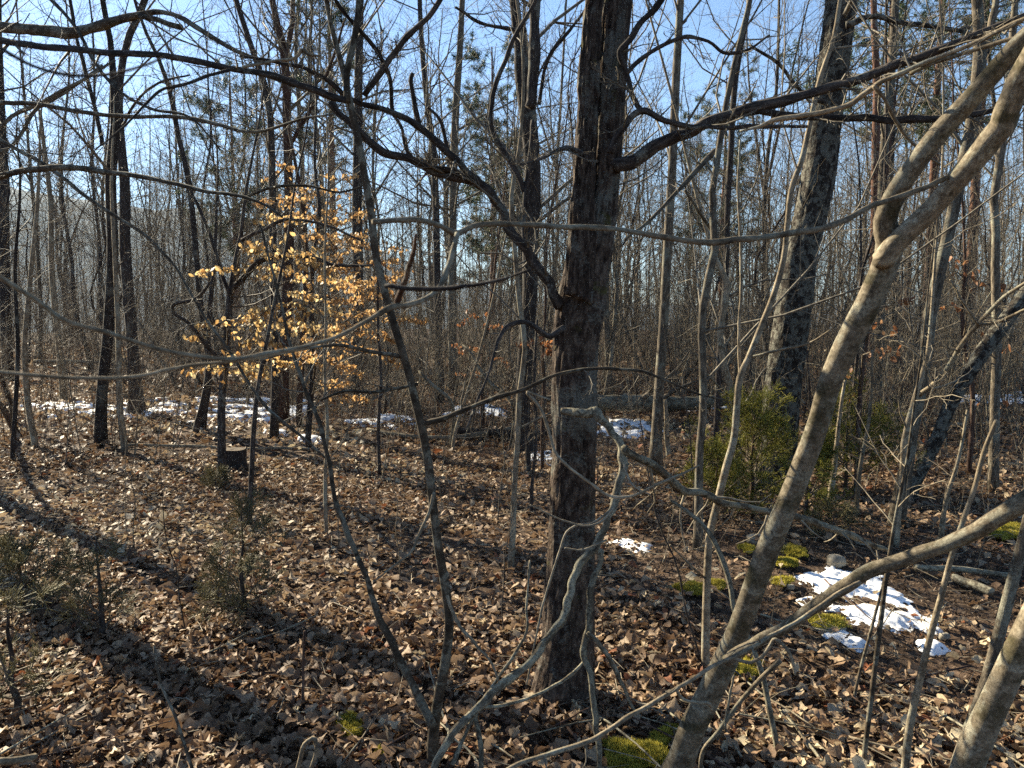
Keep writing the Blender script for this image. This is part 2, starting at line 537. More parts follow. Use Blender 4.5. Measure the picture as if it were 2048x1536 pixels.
# ------------------------------------------------------------------ leaves
def leaf_mesh(acc, pos, size, tint, rows=5, curl=1.0, tilt=0.45, lobed=0.5, yaw=None, hang=None, wide=0.34):
    """Curled dry leaves, three vertices across; rows along the blade."""
    N = len(pos)
    s = np.linspace(-0.5, 0.5, rows)
    prof = np.sin(np.pi * np.clip((s + 0.5) * 0.94 + 0.03, 0, 1)) ** 0.75
    ph = RNG.random((N, 1)) * 6.28
    lob = np.where(RNG.random((N, 1)) < lobed, 0.38, 0.06)
    w = size[:, None] * (wide * (0.75 + 0.5 * RNG.random((N, 1)))) * prof[None] * (1 + lob * np.sin(s[None] * 22 + ph) * (rows > 5) + (lob * RNG.normal(size=(N, rows)) * 0.6 if rows <= 5 else 0))
    k = RNG.normal(size=(N, 1)) * 1.25 * curl
    k = np.where(np.abs(k) < 0.12, 0.12, k)
    L = size[:, None]
    bx = L * np.sin(k * s[None]) / k
    bz = L * (1 - np.cos(k * s[None])) / k
    x = np.zeros((N, rows, 3))
    y = np.zeros((N, rows, 3))
    z = np.zeros((N, rows, 3))
    x[:] = bx[:, :, None]
    z[:] = bz[:, :, None]
    fl = (RNG.random((N, 1)) - 0.28) * 1.9 * curl
    fr = (RNG.random((N, 1)) - 0.28) * 1.9 * curl
    jit = RNG.normal(size=(N, rows)) * 0.25 * curl
    y[:, :, 0], z[:, :, 0] = -w * np.cos(fl + jit), z[:, :, 0] + w * np.sin(fl + jit)
    y[:, :, 2], z[:, :, 2] = w * np.cos(fr - jit), z[:, :, 2] + w * np.sin(fr - jit)
    B = np.stack([x / L[:, :, None], y / L[:, :, None], RNG.random((N, 1, 1)) * 50 * np.ones_like(x)], -1)
    P = np.stack([x, y, z], -1).reshape(N, rows * 3, 3)
    yaw = RNG.random(N) * 2 * math.pi if yaw is None else yaw
    tx, ty = RNG.normal(size=N) * tilt, RNG.normal(size=N) * tilt
    if hang is not None:
        ty = hang
    cy, sy, cx, sx, cz, sz = np.cos(ty), np.sin(ty), np.cos(tx), np.sin(tx), np.cos(yaw), np.sin(yaw)
    o = np.zeros(N)
    Rx = np.stack([np.stack([o + 1, o, o], -1), np.stack([o, cx, -sx], -1), np.stack([o, sx, cx], -1)], 1)
    Ry = np.stack([np.stack([cy, o, sy], -1), np.stack([o, o + 1, o], -1), np.stack([-sy, o, cy], -1)], 1)
    Rz = np.stack([np.stack([cz, -sz, o], -1), np.stack([sz, cz, o], -1), np.stack([o, o, o + 1], -1)], 1)
    R = Rz @ Ry @ Rx
    P = np.einsum('nij,nvj->nvi', R, P)
    if hang is None:
        lowest = P[:, :, 2].min(1)
        P[:, :, 2] -= (lowest * 0.6)[:, None]
    P += pos[:, None, :]
    idx = np.arange(N * rows * 3).reshape(N, rows, 3)
    F = np.stack([idx[:, :-1, :-1], idx[:, 1:, :-1], idx[:, 1:, 1:], idx[:, :-1, 1:]], -1).reshape(-1, 4)
    acc.raw(P, [F], B, np.repeat(tint, rows * 3))


CLEAR = []          # ground outlines of moss and near snow that few leaves cover


def clear_of(x, y):
    inside = np.zeros(len(x), bool)
    for G in CLEAR:
        one = np.zeros(len(x), bool)
        for p, q in zip(G, np.roll(G, -1, 0)):
            c_ = (p[1] > y) != (q[1] > y)
            one ^= c_ & (x < (q[0] - p[0]) * (y - p[1]) / (q[1] - p[1] + 1e-12) + p[0])
        inside |= one
    return ~inside | (RNG.random(len(x)) < 0.10)


def soil_mask(x, y):
    """1 on the barer mossy soil around the near snow."""
    d = ((x - 1.8) / 1.3) ** 2 + ((y - 4.4) / 1.35) ** 2
    return 1 - smooth(0.45, 1.35, d + 0.35 * vnoise(x * 2, y * 2, seed=12))


def wedge(n, y0, y1, half=0.78, left=0.10):
    y = np.sqrt(y0 ** 2 + (y1 ** 2 - y0 ** 2) * RNG.random(n))
    x = y * (-half - left + (2 * half + left) * RNG.random(n))
    return x, y


def scatter_leaves():
    acc = Acc()
    for n, y0, y1, rows, s0, s1, lift in ((22000, 1.7, 4.2, 6, 0.034, 0.072, 0.05), (40000, 4.2, 8.5, 3, 0.040, 0.080, 0.045), (36000, 8.5, 18, 3, 0.065, 0.125, 0.045), (15000, 18, 38, 3, 0.15, 0.25, 0.04)):
        x, y = wedge(n, y0, y1, 0.78 if y1 < 10 else 0.73)
        keep = (RNG.random(n) > 0.90 * soil_mask(x, y)) & clear_of(x, y)
        keep &= RNG.random(n) > 0.5 * smooth(0.15, 0.6, vnoise(x * 1.7, y * 1.7, seed=57) + 0.4 * vnoise(x * 5, y * 5, seed=58))
        x, y = x[keep], y[keep]
        lay = RNG.random(len(x))
        z = terrain(x, y) + lay * lift
        patch = 0.5 + 0.5 * vnoise(x * 0.9, y * 0.9, seed=31)
        tint = np.clip(0.08 + 0.80 * RNG.random(len(x)) ** 1.05 * (0.40 + 0.85 * patch) + 0.10 * lay, 0, 0.93)
        tint = np.where(RNG.random(len(x)) < 0.02, 1.0, tint)
        size = (s0 + (s1 - s0) * RNG.random(len(x)) ** 1.4) * np.where(RNG.random(len(x)) < 0.04, 1.5, 1.0)
        narrow = RNG.random(len(x)) < 0.3
        for sel, wd, lb in ((narrow, 0.21, 0.0), (~narrow, 0.36, 0.6)):
            leaf_mesh(acc, np.stack([x, y, z], -1)[sel], size[sel], tint[sel], rows, 0.95, 0.32, lb, wide=wd)
    o = acc.build("leaf_litter", M['litter'])
    tag(o, "deep brown litter of curled oak leaves covering the forest floor", kind="stuff")
    # the 300 leaves that show largest, each its own piece of the ground
    variants = []
    for i in range(24):
        a = Acc()
        leaf_mesh(a, np.zeros((1, 3)), np.array([0.042 + 0.035 * RNG.random()]), np.array([1.0 if i == 5 else 0.25 + 0.65 * RNG.random()]), 10, 1.1, 0.2, 0.7, np.zeros(1))
        st = np.array([[-0.03, 0, 0.004], [-0.045, 0.005, 0.007], [-0.06, 0.008, 0.004]])
        a.tubes(st, np.array([0.0011, 0.001, 0.0008]), 3, tint=0.2)
        variants.append(a.mesh("leaf", M['litter']))
    x, y = wedge(420, 2.1, 3.9, 0.68, 0)
    k = clear_of(x, y)
    x, y = x[k][:300], y[k][:300]
    for i in range(len(x)):
        o = bpy.data.objects.new("leaf", variants[i % 24])
        COL.objects.link(o)
        o.parent = GROUND
        o.location = (x[i], y[i], float(terrain(x[i], y[i])) + 0.042 + 0.012 * RNG.random())
        o.rotation_euler = (RNG.normal() * 0.3, RNG.normal() * 0.3, RNG.random() * 6.28)
    # broken twigs mixed into the litter
    acc = Acc()
    x, y = wedge(3800, 1.9, 12.0, 0.76)
    an, ln_ = RNG.random(len(x)) * 6.28, 0.05 + 0.22 * RNG.random(len(x)) ** 2
    q = np.array([-0.5, 0.1, 0.5])
    X, Y = x[:, None] + q * (ln_ * np.cos(an))[:, None], y[:, None] + q * (ln_ * np.sin(an))[:, None] + RNG.normal(size=(len(x), 3)) * 0.008
    Z = terrain(X, Y) + 0.045 + RNG.random((len(x), 3)) * 0.03
    acc.tubes(np.stack([X, Y, Z], -1), np.repeat((0.0012 + 0.0022 * RNG.random((len(x), 1))), 3, 1) * np.array([1, 0.85, 0.5]), 3)
    o = acc.build("twig_litter", M['tantwig'])
    tag(o, "thin broken twigs strewn through the fallen leaves", kind="stuff")
    # fine dark crumbs and needles on the barer soil
    acc = Acc()
    x, y = wedge(60000, 2.6, 7.0, 0.78)
    k = (RNG.random(len(x)) < soil_mask(x, y)) & clear_of(x, y)
    x, y = x[k], y[k]
    leaf_mesh(acc, np.stack([x, y, terrain(x, y) + 0.008 * RNG.random(len(x))], -1), 0.012 + 0.022 * RNG.random(len(x)), RNG.random(len(x)), 3, 1.0, 0.6, 0.2, wide=0.22)
    o = acc.build("soil_debris", M['debris'])
    tag(o, "dark crumbled leaf bits and needles on bare soil around snow", kind="stuff")


# ------------------------------------------------------------------ trees seen one by one
def rows(path, Y0, Y1=None):
    """Photo path [(px, py, width px)] at a distance running from Y0 to Y1 -> rows x, y, z, radius."""
    p = np.array(path, float)
    d = np.r_[0, np.cumsum(np.hypot(np.diff(p[:, 0]), np.diff(p[:, 1])))]
    Y = Y0 + ((Y0 if Y1 is None else Y1) - Y0) * d / d[-1]
    w = at(p[:, 0], p[:, 1], Y)
    return np.c_[w, p[:, 2] / 2 / FOC * depth_of(w)]


def wiggle(pts, rad, amt=0.35, f=6.0):
    s = np.arange(len(pts)) / len(pts) * f
    sd = int(RNG.integers(1, 9999))
    off = np.stack([vnoise(s, 0.5, j * 7.3, sd) for j in range(3)], -1)
    off[0] = 0
    return pts + off * (amt * rad)[:, None]


def ridges(freq, amp):
    """Bark relief: broken upright ridges with dark grooves between."""
    sd = int(RNG.integers(1, 9999))

    def f(a, s, r):
        n1 = vnoise(np.cos(a) * freq, np.sin(a) * freq, s * 7.0, sd)
        n2 = vnoise(np.cos(a) * freq * 2.3, np.sin(a) * freq * 2.3, s * 19.0, sd + 1)
        n3 = vnoise(np.cos(a) * 1.3, np.sin(a) * 1.3, s * 1.6, sd + 2)
        return amp * (1.2 * (1 - np.abs(n1) * 2.2) + 0.7 * n2) + r * 0.06 * n3
    return f


class Tree:
    def __init__(self, name, label, cat, path, mat, Y=None, Y1=None, top=None, lean=None, group=None, k=10, n=None, flare=0.0, relief=None, twig='twig', ground=True, wig=0.3):
        """A tree whose trunk follows a photo path from its foot upward; `top` = height it reaches above the frame."""
        self.mat, self.twigm, self.Y = mat, twig, Y
        if Y is None:
            g = ground_at(path[0][0], path[0][1])
            self.Y = Y = g[1]
        self.Y1 = Y if Y1 is None else Y1
        A = rows(path, Y, self.Y1)
        if ground:
            foot = A[0].copy()
            foot[2] = float(terrain(foot[0], foot[1])) - 0.05
            if foot[2] < A[0, 2] - 0.02:
                A = np.r_[foot[None], A]
            else:
                A[0, 2] = foot[2]
        if top is not None and A[-1, 2] < top:
            d = unit(A[-1, :3] - A[max(-3, -len(A)), :3])
            d = unit(d * (1, 1, 1) + np.array([0, 0, 0.35])) if lean is None else unit(np.array(lean, float))
            e, last = [], A[-1].copy()
            m = 5
            for i in range(m):
                last = last.copy()
                last[:3] += d * (top - A[-1, 2]) / m / max(d[2], 0.3)
                last[3] = A[-1, 3] * (1 - 0.75 * (i + 1) / m)
                d = unit(d + np.array([RNG.normal() * 0.08, RNG.normal() * 0.08, 0.12]))
                e.append(last)
            A = np.r_[A, np.array(e)]
        n = n or max(14, 3 * len(A))
        S = spline(A, n)
        if flare:
            h = S[:, 2] - S[0, 2]
            S[:, 3] *= 1 + flare * np.exp(-h / 0.16)
        self.P, self.R = wiggle(S[:, :3], S[:, 3], wig), S[:, 3]
        self.root = thing(name, label, cat, self.P[0] + np.array([0, 0, 0.05]), group)
        Acc().tubes(self.P, self.R, k, cap=True, disp=relief).build("trunk" if cat == "tree" else "stem", M[mat], self.root)
        self.curves = [(self.P, self.R)]
        self.limbs = []
        self.tw = Acc()

    def limb(self, path, Y0=None, Y1=None, name="limb", mat=None, k=7, n=None, wig=0.4, subs=None, relief=None):
        Y0 = self.Y if Y0 is None else Y0
        S = spline(rows(path, Y0, Y1), n or max(14, 7 * len(path)))
        P_, R_ = knots(wiggle(S[:, :3], S[:, 3], wig, len(path) * 1.5), S[:, 3], 0.05 if self.mat in ('smooth', 'oak') and mat is None else 0.16)
        c_ = Acc().tubes(P_, R_, k, cap=True, disp=relief)
        lo_ = c_.build(name, M[mat or self.mat], self.root)
        self.limbs.append((P_, R_))
        if subs is not None:
            keep, self.tw = self.tw, Acc()
            self.twigs(P_[None], R_[None], **subs)
            self.tw.build("twig_spray", M[self.twigm], lo_, kind="stuff", origin=np.array(self.root.location))
            self.tw = keep
        return self

    def twigs(self, P_, R_, per=8, t0=0.1, t1=0.98, ang=(35, 75), ln=(0.12, 0.3), rr=0.45, n=6, wig=0.16, up=0.05, rmin=0.0014, per2=5, per3=3, rel=True, ln2=(0.25, 0.55), rmax=9.0):
        p1, r1 = spawn(P_, R_, per, t0, t1, ang, ln, rr, n, wig, up, rmin * 1.6, rel, rmax)
        self.tw.tubes(p1, r1, 5 if per < 30 else 4)
        if per2:
            p2, r2 = spawn(p1, r1, per2, 0.15, 0.98, (25, 70), ln2, 0.6, 5, wig * 1.1, up, rmin * 1.2)
            self.tw.tubes(p2, r2, 3)
            if per3:
                p3, r3 = spawn(p2, r2, per3, 0.15, 0.95, (25, 65), (0.3, 0.6), 0.7, 4, wig * 1.2, up, rmin)
                self.tw.tubes(p3, r3, 3)
        self.last = (p1, r1)
        return self

    def crown(self, **kw):
        """Side branches off the trunk itself."""
        return self.twigs(self.P[None], self.R[None], **kw)

    def done(self):
        if self.tw.V:
            o = self.tw.build("crown", M[self.twigm], self.root)
            o["kind"] = "stuff"
        return self


# ---- the big central oak
oak = Tree("oak_tree", "stout brown oak with a grey lichen streak, its trunk dividing into two stems above", "tree",
           [(1125, 1402, 116), (1133, 1310, 100), (1138, 1200, 95), (1143, 1100, 89), (1146, 1000, 86), (1150, 900, 84), (1150, 820, 88), (1153, 700, 86), (1163, 615, 92), (1175, 540, 84),
            (1192, 450, 76), (1205, 385, 60), (1213, 300, 56), (1219, 200, 57), (1225, 100, 56), (1234, 0, 56)], 'oak', top=9.5, k=84, n=420, flare=0.14, relief=ridges(15, 0.0058), wig=0.12)
oakstem = [(1156, 600, 56), (1156, 520, 56), (1160, 450, 54), (1166, 385, 46), (1170, 300, 38), (1175, 200, 35), (1181, 100, 35), (1188, 0, 36), (1196, -120, 34), (1200, -330, 28)]
oak.mat = 'dark'
oak.limb(oakstem, 2.965, 3.0, "stem", mat='oak', k=56, n=190, wig=0.1, relief=ridges(13, 0.0052))
s1 = dict(per=9, ln=(0.12, 0.3), rr=0.35, per2=6, per3=3, rmin=0.0011, rmax=0.006)
oak.limb([(1122, 612, 26), (1108, 585, 24), (1084, 549, 22), (1057, 505, 21), (1033, 478, 20), (999, 412, 19), (954, 366, 18), (905, 352, 18), (865, 338, 17), (810, 318, 16), (759, 301, 16), (725, 270, 15), (694, 239, 14), (672, 222, 15), (658, 206, 17)], 3.0, 2.75, k=9, n=60, wig=0.6, subs=s1)
oak.limb([(958, 368, 17), (930, 338, 16), (896, 308, 16), (865, 275, 15), (838, 253, 14), (787, 226, 13), (742, 212, 12), (701, 198, 11), (640, 150, 9), (560, 126, 7), (480, 112, 6)], 2.82, 2.4, k=8, n=50, wig=0.6, subs=s1)
oak.limb([(1052, 392, 11), (1023, 328, 12), (985, 262, 11), (985, 205, 10), (999, 147, 10), (1026, 82, 9), (1064, 17, 7), (1090, -60, 6)], 3.15, 3.2, k=7, n=36, wig=0.6, subs=s1)
oak.limb([(1048, 500, 10), (1050, 440, 12), (1052, 392, 12), (1060, 300, 8), (1066, 240, 7)], 3.1, 3.2, k=7, n=20, subs=None)
oak.limb([(960, 366, 12), (915, 345, 11), (850, 330, 9), (820, 312, 8), (808, 290, 7), (805, 260, 6), (775, 215, 5)], 2.85, 2.8, n=24, subs=s1)
oak.limb([(838, 253, 11), (828, 205, 10), (823, 160, 9), (826, 146, 7)], 2.75, 2.7, n=14, subs=None)
oak.limb([(785, 224, 9), (777, 147, 9), (742, 85, 9), (705, 45, 8), (674, 7, 8), (650, -40, 7)], 2.68, 2.4, n=22, subs=s1)
oak.limb([(729, 191, 12), (758, 150, 13), (787, 109, 13), (811, 75, 12), (859, 31, 11), (879, 0, 10), (910, -60, 8)], 2.6, 2.5, n=24, subs=s1)
oak.limb([(897, 310, 9), (873, 230, 7), (855, 215, 6)], 2.8, 2.7, n=10)
oak.limb([(1228, 338, 34), (1245, 328, 30), (1272, 316, 26), (1306, 295, 24), (1357, 273, 22), (1416, 246, 21), (1485, 222, 21), (1553, 205, 20), (1621, 185, 20), (1690, 167, 18), (1758, 144, 17), (1826, 120, 16), (1895, 96, 14), (1963, 68, 13), (2048, 31, 12), (2130, 0, 10)], 3.0, 2.5, k=10, n=90, wig=0.5, subs=dict(per=16, ln=(0.08, 0.22), rr=0.32, per2=5, per3=3, rmin=0.0011, rmax=0.005), relief=ridges(7, 0.0015))
oak.limb([(1485, 226, 14), (1520, 222, 14), (1553, 228, 14), (1621, 233, 14), (1690, 236, 15), (1792, 239, 15), (1895, 236, 13), (1980, 222, 11), (2060, 205, 9)], 2.85, 2.7, k=8, n=50, wig=0.5, subs=s1)
oak.limb([(1221, 306, 16), (1228, 280, 13), (1240, 262, 12), (1256, 240, 13), (1282, 222, 14), (1323, 239, 12), (1374, 255, 11), (1410, 256, 10), (1519, 253, 9), (1615, 253, 6)], 2.9, 2.8, n=44, wig=0.7, subs=s1)
oak.limb([(1282, 222, 12), (1264, 193, 12), (1254, 147, 12), (1241, 96, 12), (1255, 85, 13), (1282, 48, 13), (1310, 17, 13), (1335, -30, 12), (1360, -90, 10)], 2.88, 2.8, n=36, wig=0.7, subs=s1)
oak.limb([(1253, 147, 9), (1289, 113, 9), (1330, 89, 9), (1374, 74, 8), (1410, 80, 7), (1450, 105, 7), (1490, 102, 6), (1540, 70, 4)], 2.86, 2.9, n=36, wig=0.7, subs=s1)
oak.limb([(1128, 655, 15), (1100, 672, 14), (1070, 655, 12), (1040, 642, 10), (1015, 655, 9), (996, 680, 8), (985, 720, 6), (960, 790, 5), (930, 860, 4)], 2.95, 2.6, n=36, wig=0.6, subs=dict(per=6, ln=(0.1, 0.25), rr=0.5, per2=3, per3=0))
oak.limb([(1176, 308, 14), (1160, 306, 15), (1140, 296, 12), (1118, 300, 9), (1080, 318, 6), (1040, 330, 4)], 2.99, 2.5, n=20, subs=s1)
oak.crown(per=24, t0=0.62, t1=0.98, ln=(0.2, 0.4), rr=0.35, per2=6, per3=3, rmin=0.0014)
oak.done()

# ---- broken branch hanging from the oak
hang = thing("broken_branch", "lichen-crusted dead branch snapped at the oak and hanging down to the leaves", "branch", at(1187, 823, 2.86))
c = Acc()


def br(acc, path, Y0, Y1=None, k=8, n=None, wig=0.5, relief=None):
    S = spline(rows(path, Y0, Y1), n or 5 * len(path))
    P_, R_ = knots(wiggle(S[:, :3], S[:, 3], wig, len(path) * 2), S[:, 3], 0.14)
    acc.tubes(P_, R_, k, cap=True, disp=relief)
    return P_, R_


LR = ridges(5, 0.0016)
br(c, [(1122, 822, 12), (1150, 826, 17), (1176, 825, 19), (1190, 824, 24), (1205, 838, 16), (1225, 862, 15), (1242, 890, 17), (1247, 930, 16), (1238, 975, 15), (1228, 1011, 16), (1219, 1030, 16), (1204, 1072, 16), (1190, 1095, 17), (1170, 1112, 16), (1149, 1155, 17), (1137, 1209, 17), (1115, 1250, 15), (1091, 1281, 15), (1050, 1336, 15), (999, 1373, 17), (958, 1411, 17), (920, 1448, 15), (893, 1486, 15), (870, 1540, 15)], 2.86, 2.25, 14, 170, 0.5, LR)
c.build("main_stem", M['dead'], hang)
for path, y0, y1 in (
        ([(1202, 1100, 13), (1197, 1130, 11), (1186, 1150, 12), (1178, 1199, 13), (1174, 1257, 13), (1168, 1312, 13), (1182, 1353, 12), (1189, 1421, 12), (1197, 1500, 11), (1199, 1545, 10)], 2.58, 2.4),
        ([(1175, 1265, 8), (1205, 1295, 9), (1228, 1336, 9), (1250, 1380, 7), (1270, 1421, 5)], 2.5, 2.5),
        ([(1170, 1322, 6), (1140, 1350, 6), (1118, 1366, 6), (1050, 1398, 6), (1000, 1412, 6), (965, 1414, 5)], 2.5, 2.4),
        ([(948, 1425, 10), (958, 1465, 10), (962, 1490, 11), (964, 1545, 10)], 2.35, 2.3),
        ([(955, 1418, 7), (1000, 1350, 6), (1040, 1290, 6), (1051, 1265, 5), (1053, 1215, 4), (1060, 1120, 3)], 2.4, 2.5),
        ([(950, 1430, 7), (930, 1470, 7), (905, 1530, 8)], 2.35, 2.25),
        ([(1248, 896, 15), (1275, 915, 14), (1306, 933, 16), (1340, 955, 17), (1371, 980, 16), (1400, 985, 15), (1450, 1007, 14), (1500, 1016, 12), (1553, 1026, 13), (1621, 1042, 14), (1690, 1066, 14), (1745, 1088, 10), (1780, 1102, 7)], 2.72, 3.9)):
    c = Acc()
    P_, R_ = br(c, path, y0, y1, 9, None, 0.6, ridges(4, 0.0011))
    c.build("branch", M['dead'], hang)
c = Acc()
p1, r1 = spawn(P_[None], R_[None], 16, 0.05, 0.95, (40, 80), (0.06, 0.2), 0.4, 5, 0.2, -0.05, 0.0015)
c.tubes(p1, r1, 4)
for path in ([(1221, 1021, 5), (1185, 1045, 5), (1150, 1052, 5), (1132, 1066, 5), (1120, 1100, 5), (1100, 1160, 5), (1084, 1220, 5), (1067, 1300, 4), (1053, 1370, 4)], [(1228, 1015, 5), (1200, 1045, 5), (1172, 1052, 4), (1130, 1042, 4), (1060, 1010, 3)],
             [(1213, 1080, 4), (1160, 1100, 4), (1130, 1096, 3)], [(1248, 930, 5), (1265, 970, 4), (1300, 990, 3)]):
    br(c, path, 2.6, 2.45, 5)
c.build("crown", M['tantwig'], hang, kind="stuff")

# ---- forked sapling in front of the oak's left side
sap = Tree("sapling", "tall thin mottled sapling, leaning, forked at its foot, in front of the golden beech", "sapling",
           [(868, 1560, 23.4), (866, 1490, 23.4), (876, 1404, 21.1), (892, 1319, 20.3), (899, 1250, 18.7), (892, 1182, 18.7), (877, 1096, 17.9), (865, 1000, 17.2), (855, 915, 17.2), (841, 847, 16.4), (828, 795, 16.4), (811, 727, 15.6), (790, 659, 15.6), (766, 573, 14.8),
            (750, 505, 14.8), (744, 444, 14.8), (730, 360, 14), (718, 290, 14), (703, 225, 14), (692, 170, 12.5), (680, 120, 10.9), (664, 60, 10.1), (652, 0, 9.36)], 'mottled', Y=2.55, Y1=2.45, top=5.2, k=14, n=120, twig='twig', wig=0.35)
ss = dict(per=7, ln=(0.1, 0.3), rr=0.5, per2=3, per3=2, rmin=0.0009, rmax=0.003)
sap.limb([(865, 1452, 20), (845, 1405, 18), (828, 1370, 17), (794, 1308, 16), (759, 1233, 14), (739, 1175, 13), (715, 1113, 12), (691, 1052, 11), (674, 1011, 10), (656, 915, 9), (639, 847, 9), (612, 785, 8), (588, 710, 7), (564, 618, 6), (545, 540, 5), (520, 450, 4)], 2.5, 2.9, "stem", n=70, subs=ss)
sap.limb([(695, 205, 13), (695, 144, 14), (708, 85, 14), (718, 0, 14), (728, -120, 12), (740, -300, 9)], 2.45, 2.5, "stem", n=26)
sap.limb([(852, 847, 12), (890, 836, 11), (930, 819, 10), (982, 799, 9), (1050, 778, 8), (1101, 754, 7), (1152, 741, 7), (1221, 737, 7), (1289, 744, 6), (1340, 765, 5), (1400, 790, 4), (1450, 800, 3)], 2.5, 2.3, n=50, subs=ss)
sap.limb([(800, 712, 9), (760, 707, 8), (725, 700, 8), (674, 690, 7), (600, 700, 5), (520, 720, 4)], 2.5, 2.2, n=30, subs=ss)
sap.limb([(836, 768, 7), (790, 778, 7), (742, 785, 6), (690, 782, 6), (640, 800, 4)], 2.5, 2.4, n=24, subs=ss)
sap.limb([(893, 1188, 8), (905, 1225, 8), (918, 1250, 7), (940, 1275, 7), (958, 1296, 6), (985, 1330, 5), (1000, 1370, 4)], 2.52, 2.4, mat='tan', n=24)
sap.limb([(868, 985, 8), (855, 1030, 7), (840, 1065, 6), (825, 1100, 5), (790, 1130, 4), (745, 1165, 3)], 2.5, 2.3, mat='tan', n=22)
sap.limb([(690, 200, 14), (677, 198, 14), (632, 181, 14), (581, 164, 14), (530, 147, 13), (461, 137, 13), (393, 123, 13), (325, 111, 13), (239, 108, 13), (154, 99, 13), (68, 91, 13), (0, 79, 13), (-120, 60, 13)], 2.45, 1.35, n=60, mat='dark', subs=dict(per=14, ln=(0.08, 0.25), rr=0.45, per2=4, per3=2, rmin=0.0009, rmax=0.003))
sap.limb([(461, 140, 7), (420, 150, 7), (376, 167, 7), (314, 185, 6), (285, 215, 5), (240, 260, 4), (190, 300, 3)], 1.85, 1.7, n=30, mat='dark', subs=ss)
sap.limb([(486, 134, 6), (550, 122, 6), (598, 109, 6), (605, 98, 10), (614, 108, 8), (640, 112, 4)], 1.9, 1.9, n=20, mat='tan')
sap.crown(per=12, t0=0.45, t1=0.98, ln=(0.08, 0.2), rr=0.35, per2=4, per3=3, rmin=0.0009, rmax=0.003)
sap.done()

# ---- pale leaning tree near the camera, with its two leaders and low branches
lean = Tree("leaning_tree", "smooth pale tree leaning close by, sunlit along one edge, splitting into two leaders", "tree",
            [(1346, 1560, 57.4), (1362, 1523, 52.2), (1386, 1455, 50.5), (1420, 1387, 49.6), (1454, 1319, 47.9), (1476, 1267, 43.5), (1507, 1182, 43.5), (1539, 1096, 45.2), (1573, 1016, 43.5), (1606, 932, 43.5), (1637, 847, 42.6), (1662, 761, 44.4), (1700, 676, 47.9),
             (1744, 590, 48.7), (1773, 520, 52.2), (1780, 478, 52.2), (1770, 450, 45.2), (1792, 386, 40.9), (1833, 325, 39.1), (1881, 263, 39.1), (1929, 212, 39.1), (1980, 154, 39.1), (2031, 96, 38.3), (2110, 20, 34.8), (2230, -110, 29.6)], 'smooth', Y=2.35, Y1=1.5, top=4.5, k=26, n=200, flare=0.12, wig=0.2,
            relief=lambda a, s, r: r * 0.05 * vnoise(np.cos(a) * 1.5, np.sin(a) * 1.5, s * 9, 77))
lean.limb([(1770, 520, 45.2), (1790, 490, 43.5), (1815, 465, 40), (1843, 441, 40), (1881, 400, 40.9), (1929, 338, 43.5), (1973, 284, 45.2), (2008, 246, 47), (2025, 191, 47), (2052, 140, 47), (2100, 60, 47), (2190, -80, 41.8)], 1.83, 1.4, "leader", k=20, n=70, wig=0.2)
lean.limb([(1452, 1322, 20.9), (1470, 1310, 22.6), (1485, 1301, 22.6), (1536, 1271, 23.5), (1587, 1243, 24.4), (1638, 1209, 27.8), (1690, 1172, 29.6), (1741, 1141, 29.6), (1809, 1117, 29.6), (1878, 1090, 29.6), (1946, 1062, 31.3), (1990, 1035, 34.8), (2048, 1000, 40), (2140, 945, 43.5)], 2.12, 1.6, k=16, n=80, wig=0.25)
lean.limb([(1720, 1165, 7.83), (1690, 1178, 7.83), (1638, 1213, 7.83), (1587, 1248, 7.83), (1536, 1274, 7.83), (1485, 1306, 7.83), (1433, 1329, 7.83), (1382, 1360, 7.83), (1348, 1380, 7.83), (1300, 1408, 8.7), (1255, 1435, 9.57), (1187, 1479, 9.57), (1101, 1507, 9.57), (1033, 1530, 9.57), (980, 1560, 9.57)], 1.75, 1.4, k=8, n=70, mat='tan', subs=dict(per=9, ln=(0.05, 0.14), rr=0.6, per2=1, per3=0, rmin=0.001))
lean.limb([(1468, 1318, 7.83), (1500, 1325, 6.96), (1525, 1312, 6.96), (1540, 1290, 6.96), (1548, 1278, 7.83), (1560, 1285, 7.83), (1577, 1305, 7.83), (1588, 1330, 7.83), (1591, 1350, 5.22)], 1.95, 1.9, mat='tan', n=40)
lean.limb([(1350, 1378, 5.22), (1370, 1400, 5.22), (1395, 1405, 6.09), (1420, 1408, 7.83), (1424, 1420, 5.22)], 1.6, 1.65, mat='tan', n=24)
lean.limb([(1936, 334, 10.4), (1878, 362, 10.4), (1809, 390, 11.3), (1741, 414, 12.2), (1683, 444, 12.2), (1638, 458, 12.2), (1570, 468, 12.2), (1485, 478, 13.1), (1416, 484, 12.2), (1348, 477, 11.3), (1221, 456, 10.4), (1118, 453, 10.4), (1050, 448, 10.4), (982, 448, 10.4), (940, 455, 11.3), (913, 467, 13.1), (879, 451, 11.3), (838, 439, 11.3), (790, 441, 10.4), (746, 444, 9.57)], 1.72, 1.15, k=12, n=110, mat='tan', wig=0.3)
lean.limb([(915, 466, 11.3), (908, 495, 11.3), (895, 535, 10.4), (879, 573, 11.3), (862, 592, 10.4), (838, 604, 11.3), (805, 612, 11.3), (790, 613, 12.2), (750, 632, 9.57), (720, 650, 7.83), (680, 672, 7.83), (620, 690, 7.83), (540, 706, 7.83), (450, 719, 8.7), (400, 713, 8.7), (300, 694, 8.7), (210, 664, 8.7), (130, 640, 9.57), (60, 592, 9.57), (-60, 520, 9.57)], 1.17, 0.72, k=10, n=110, mat='tan', wig=0.3)
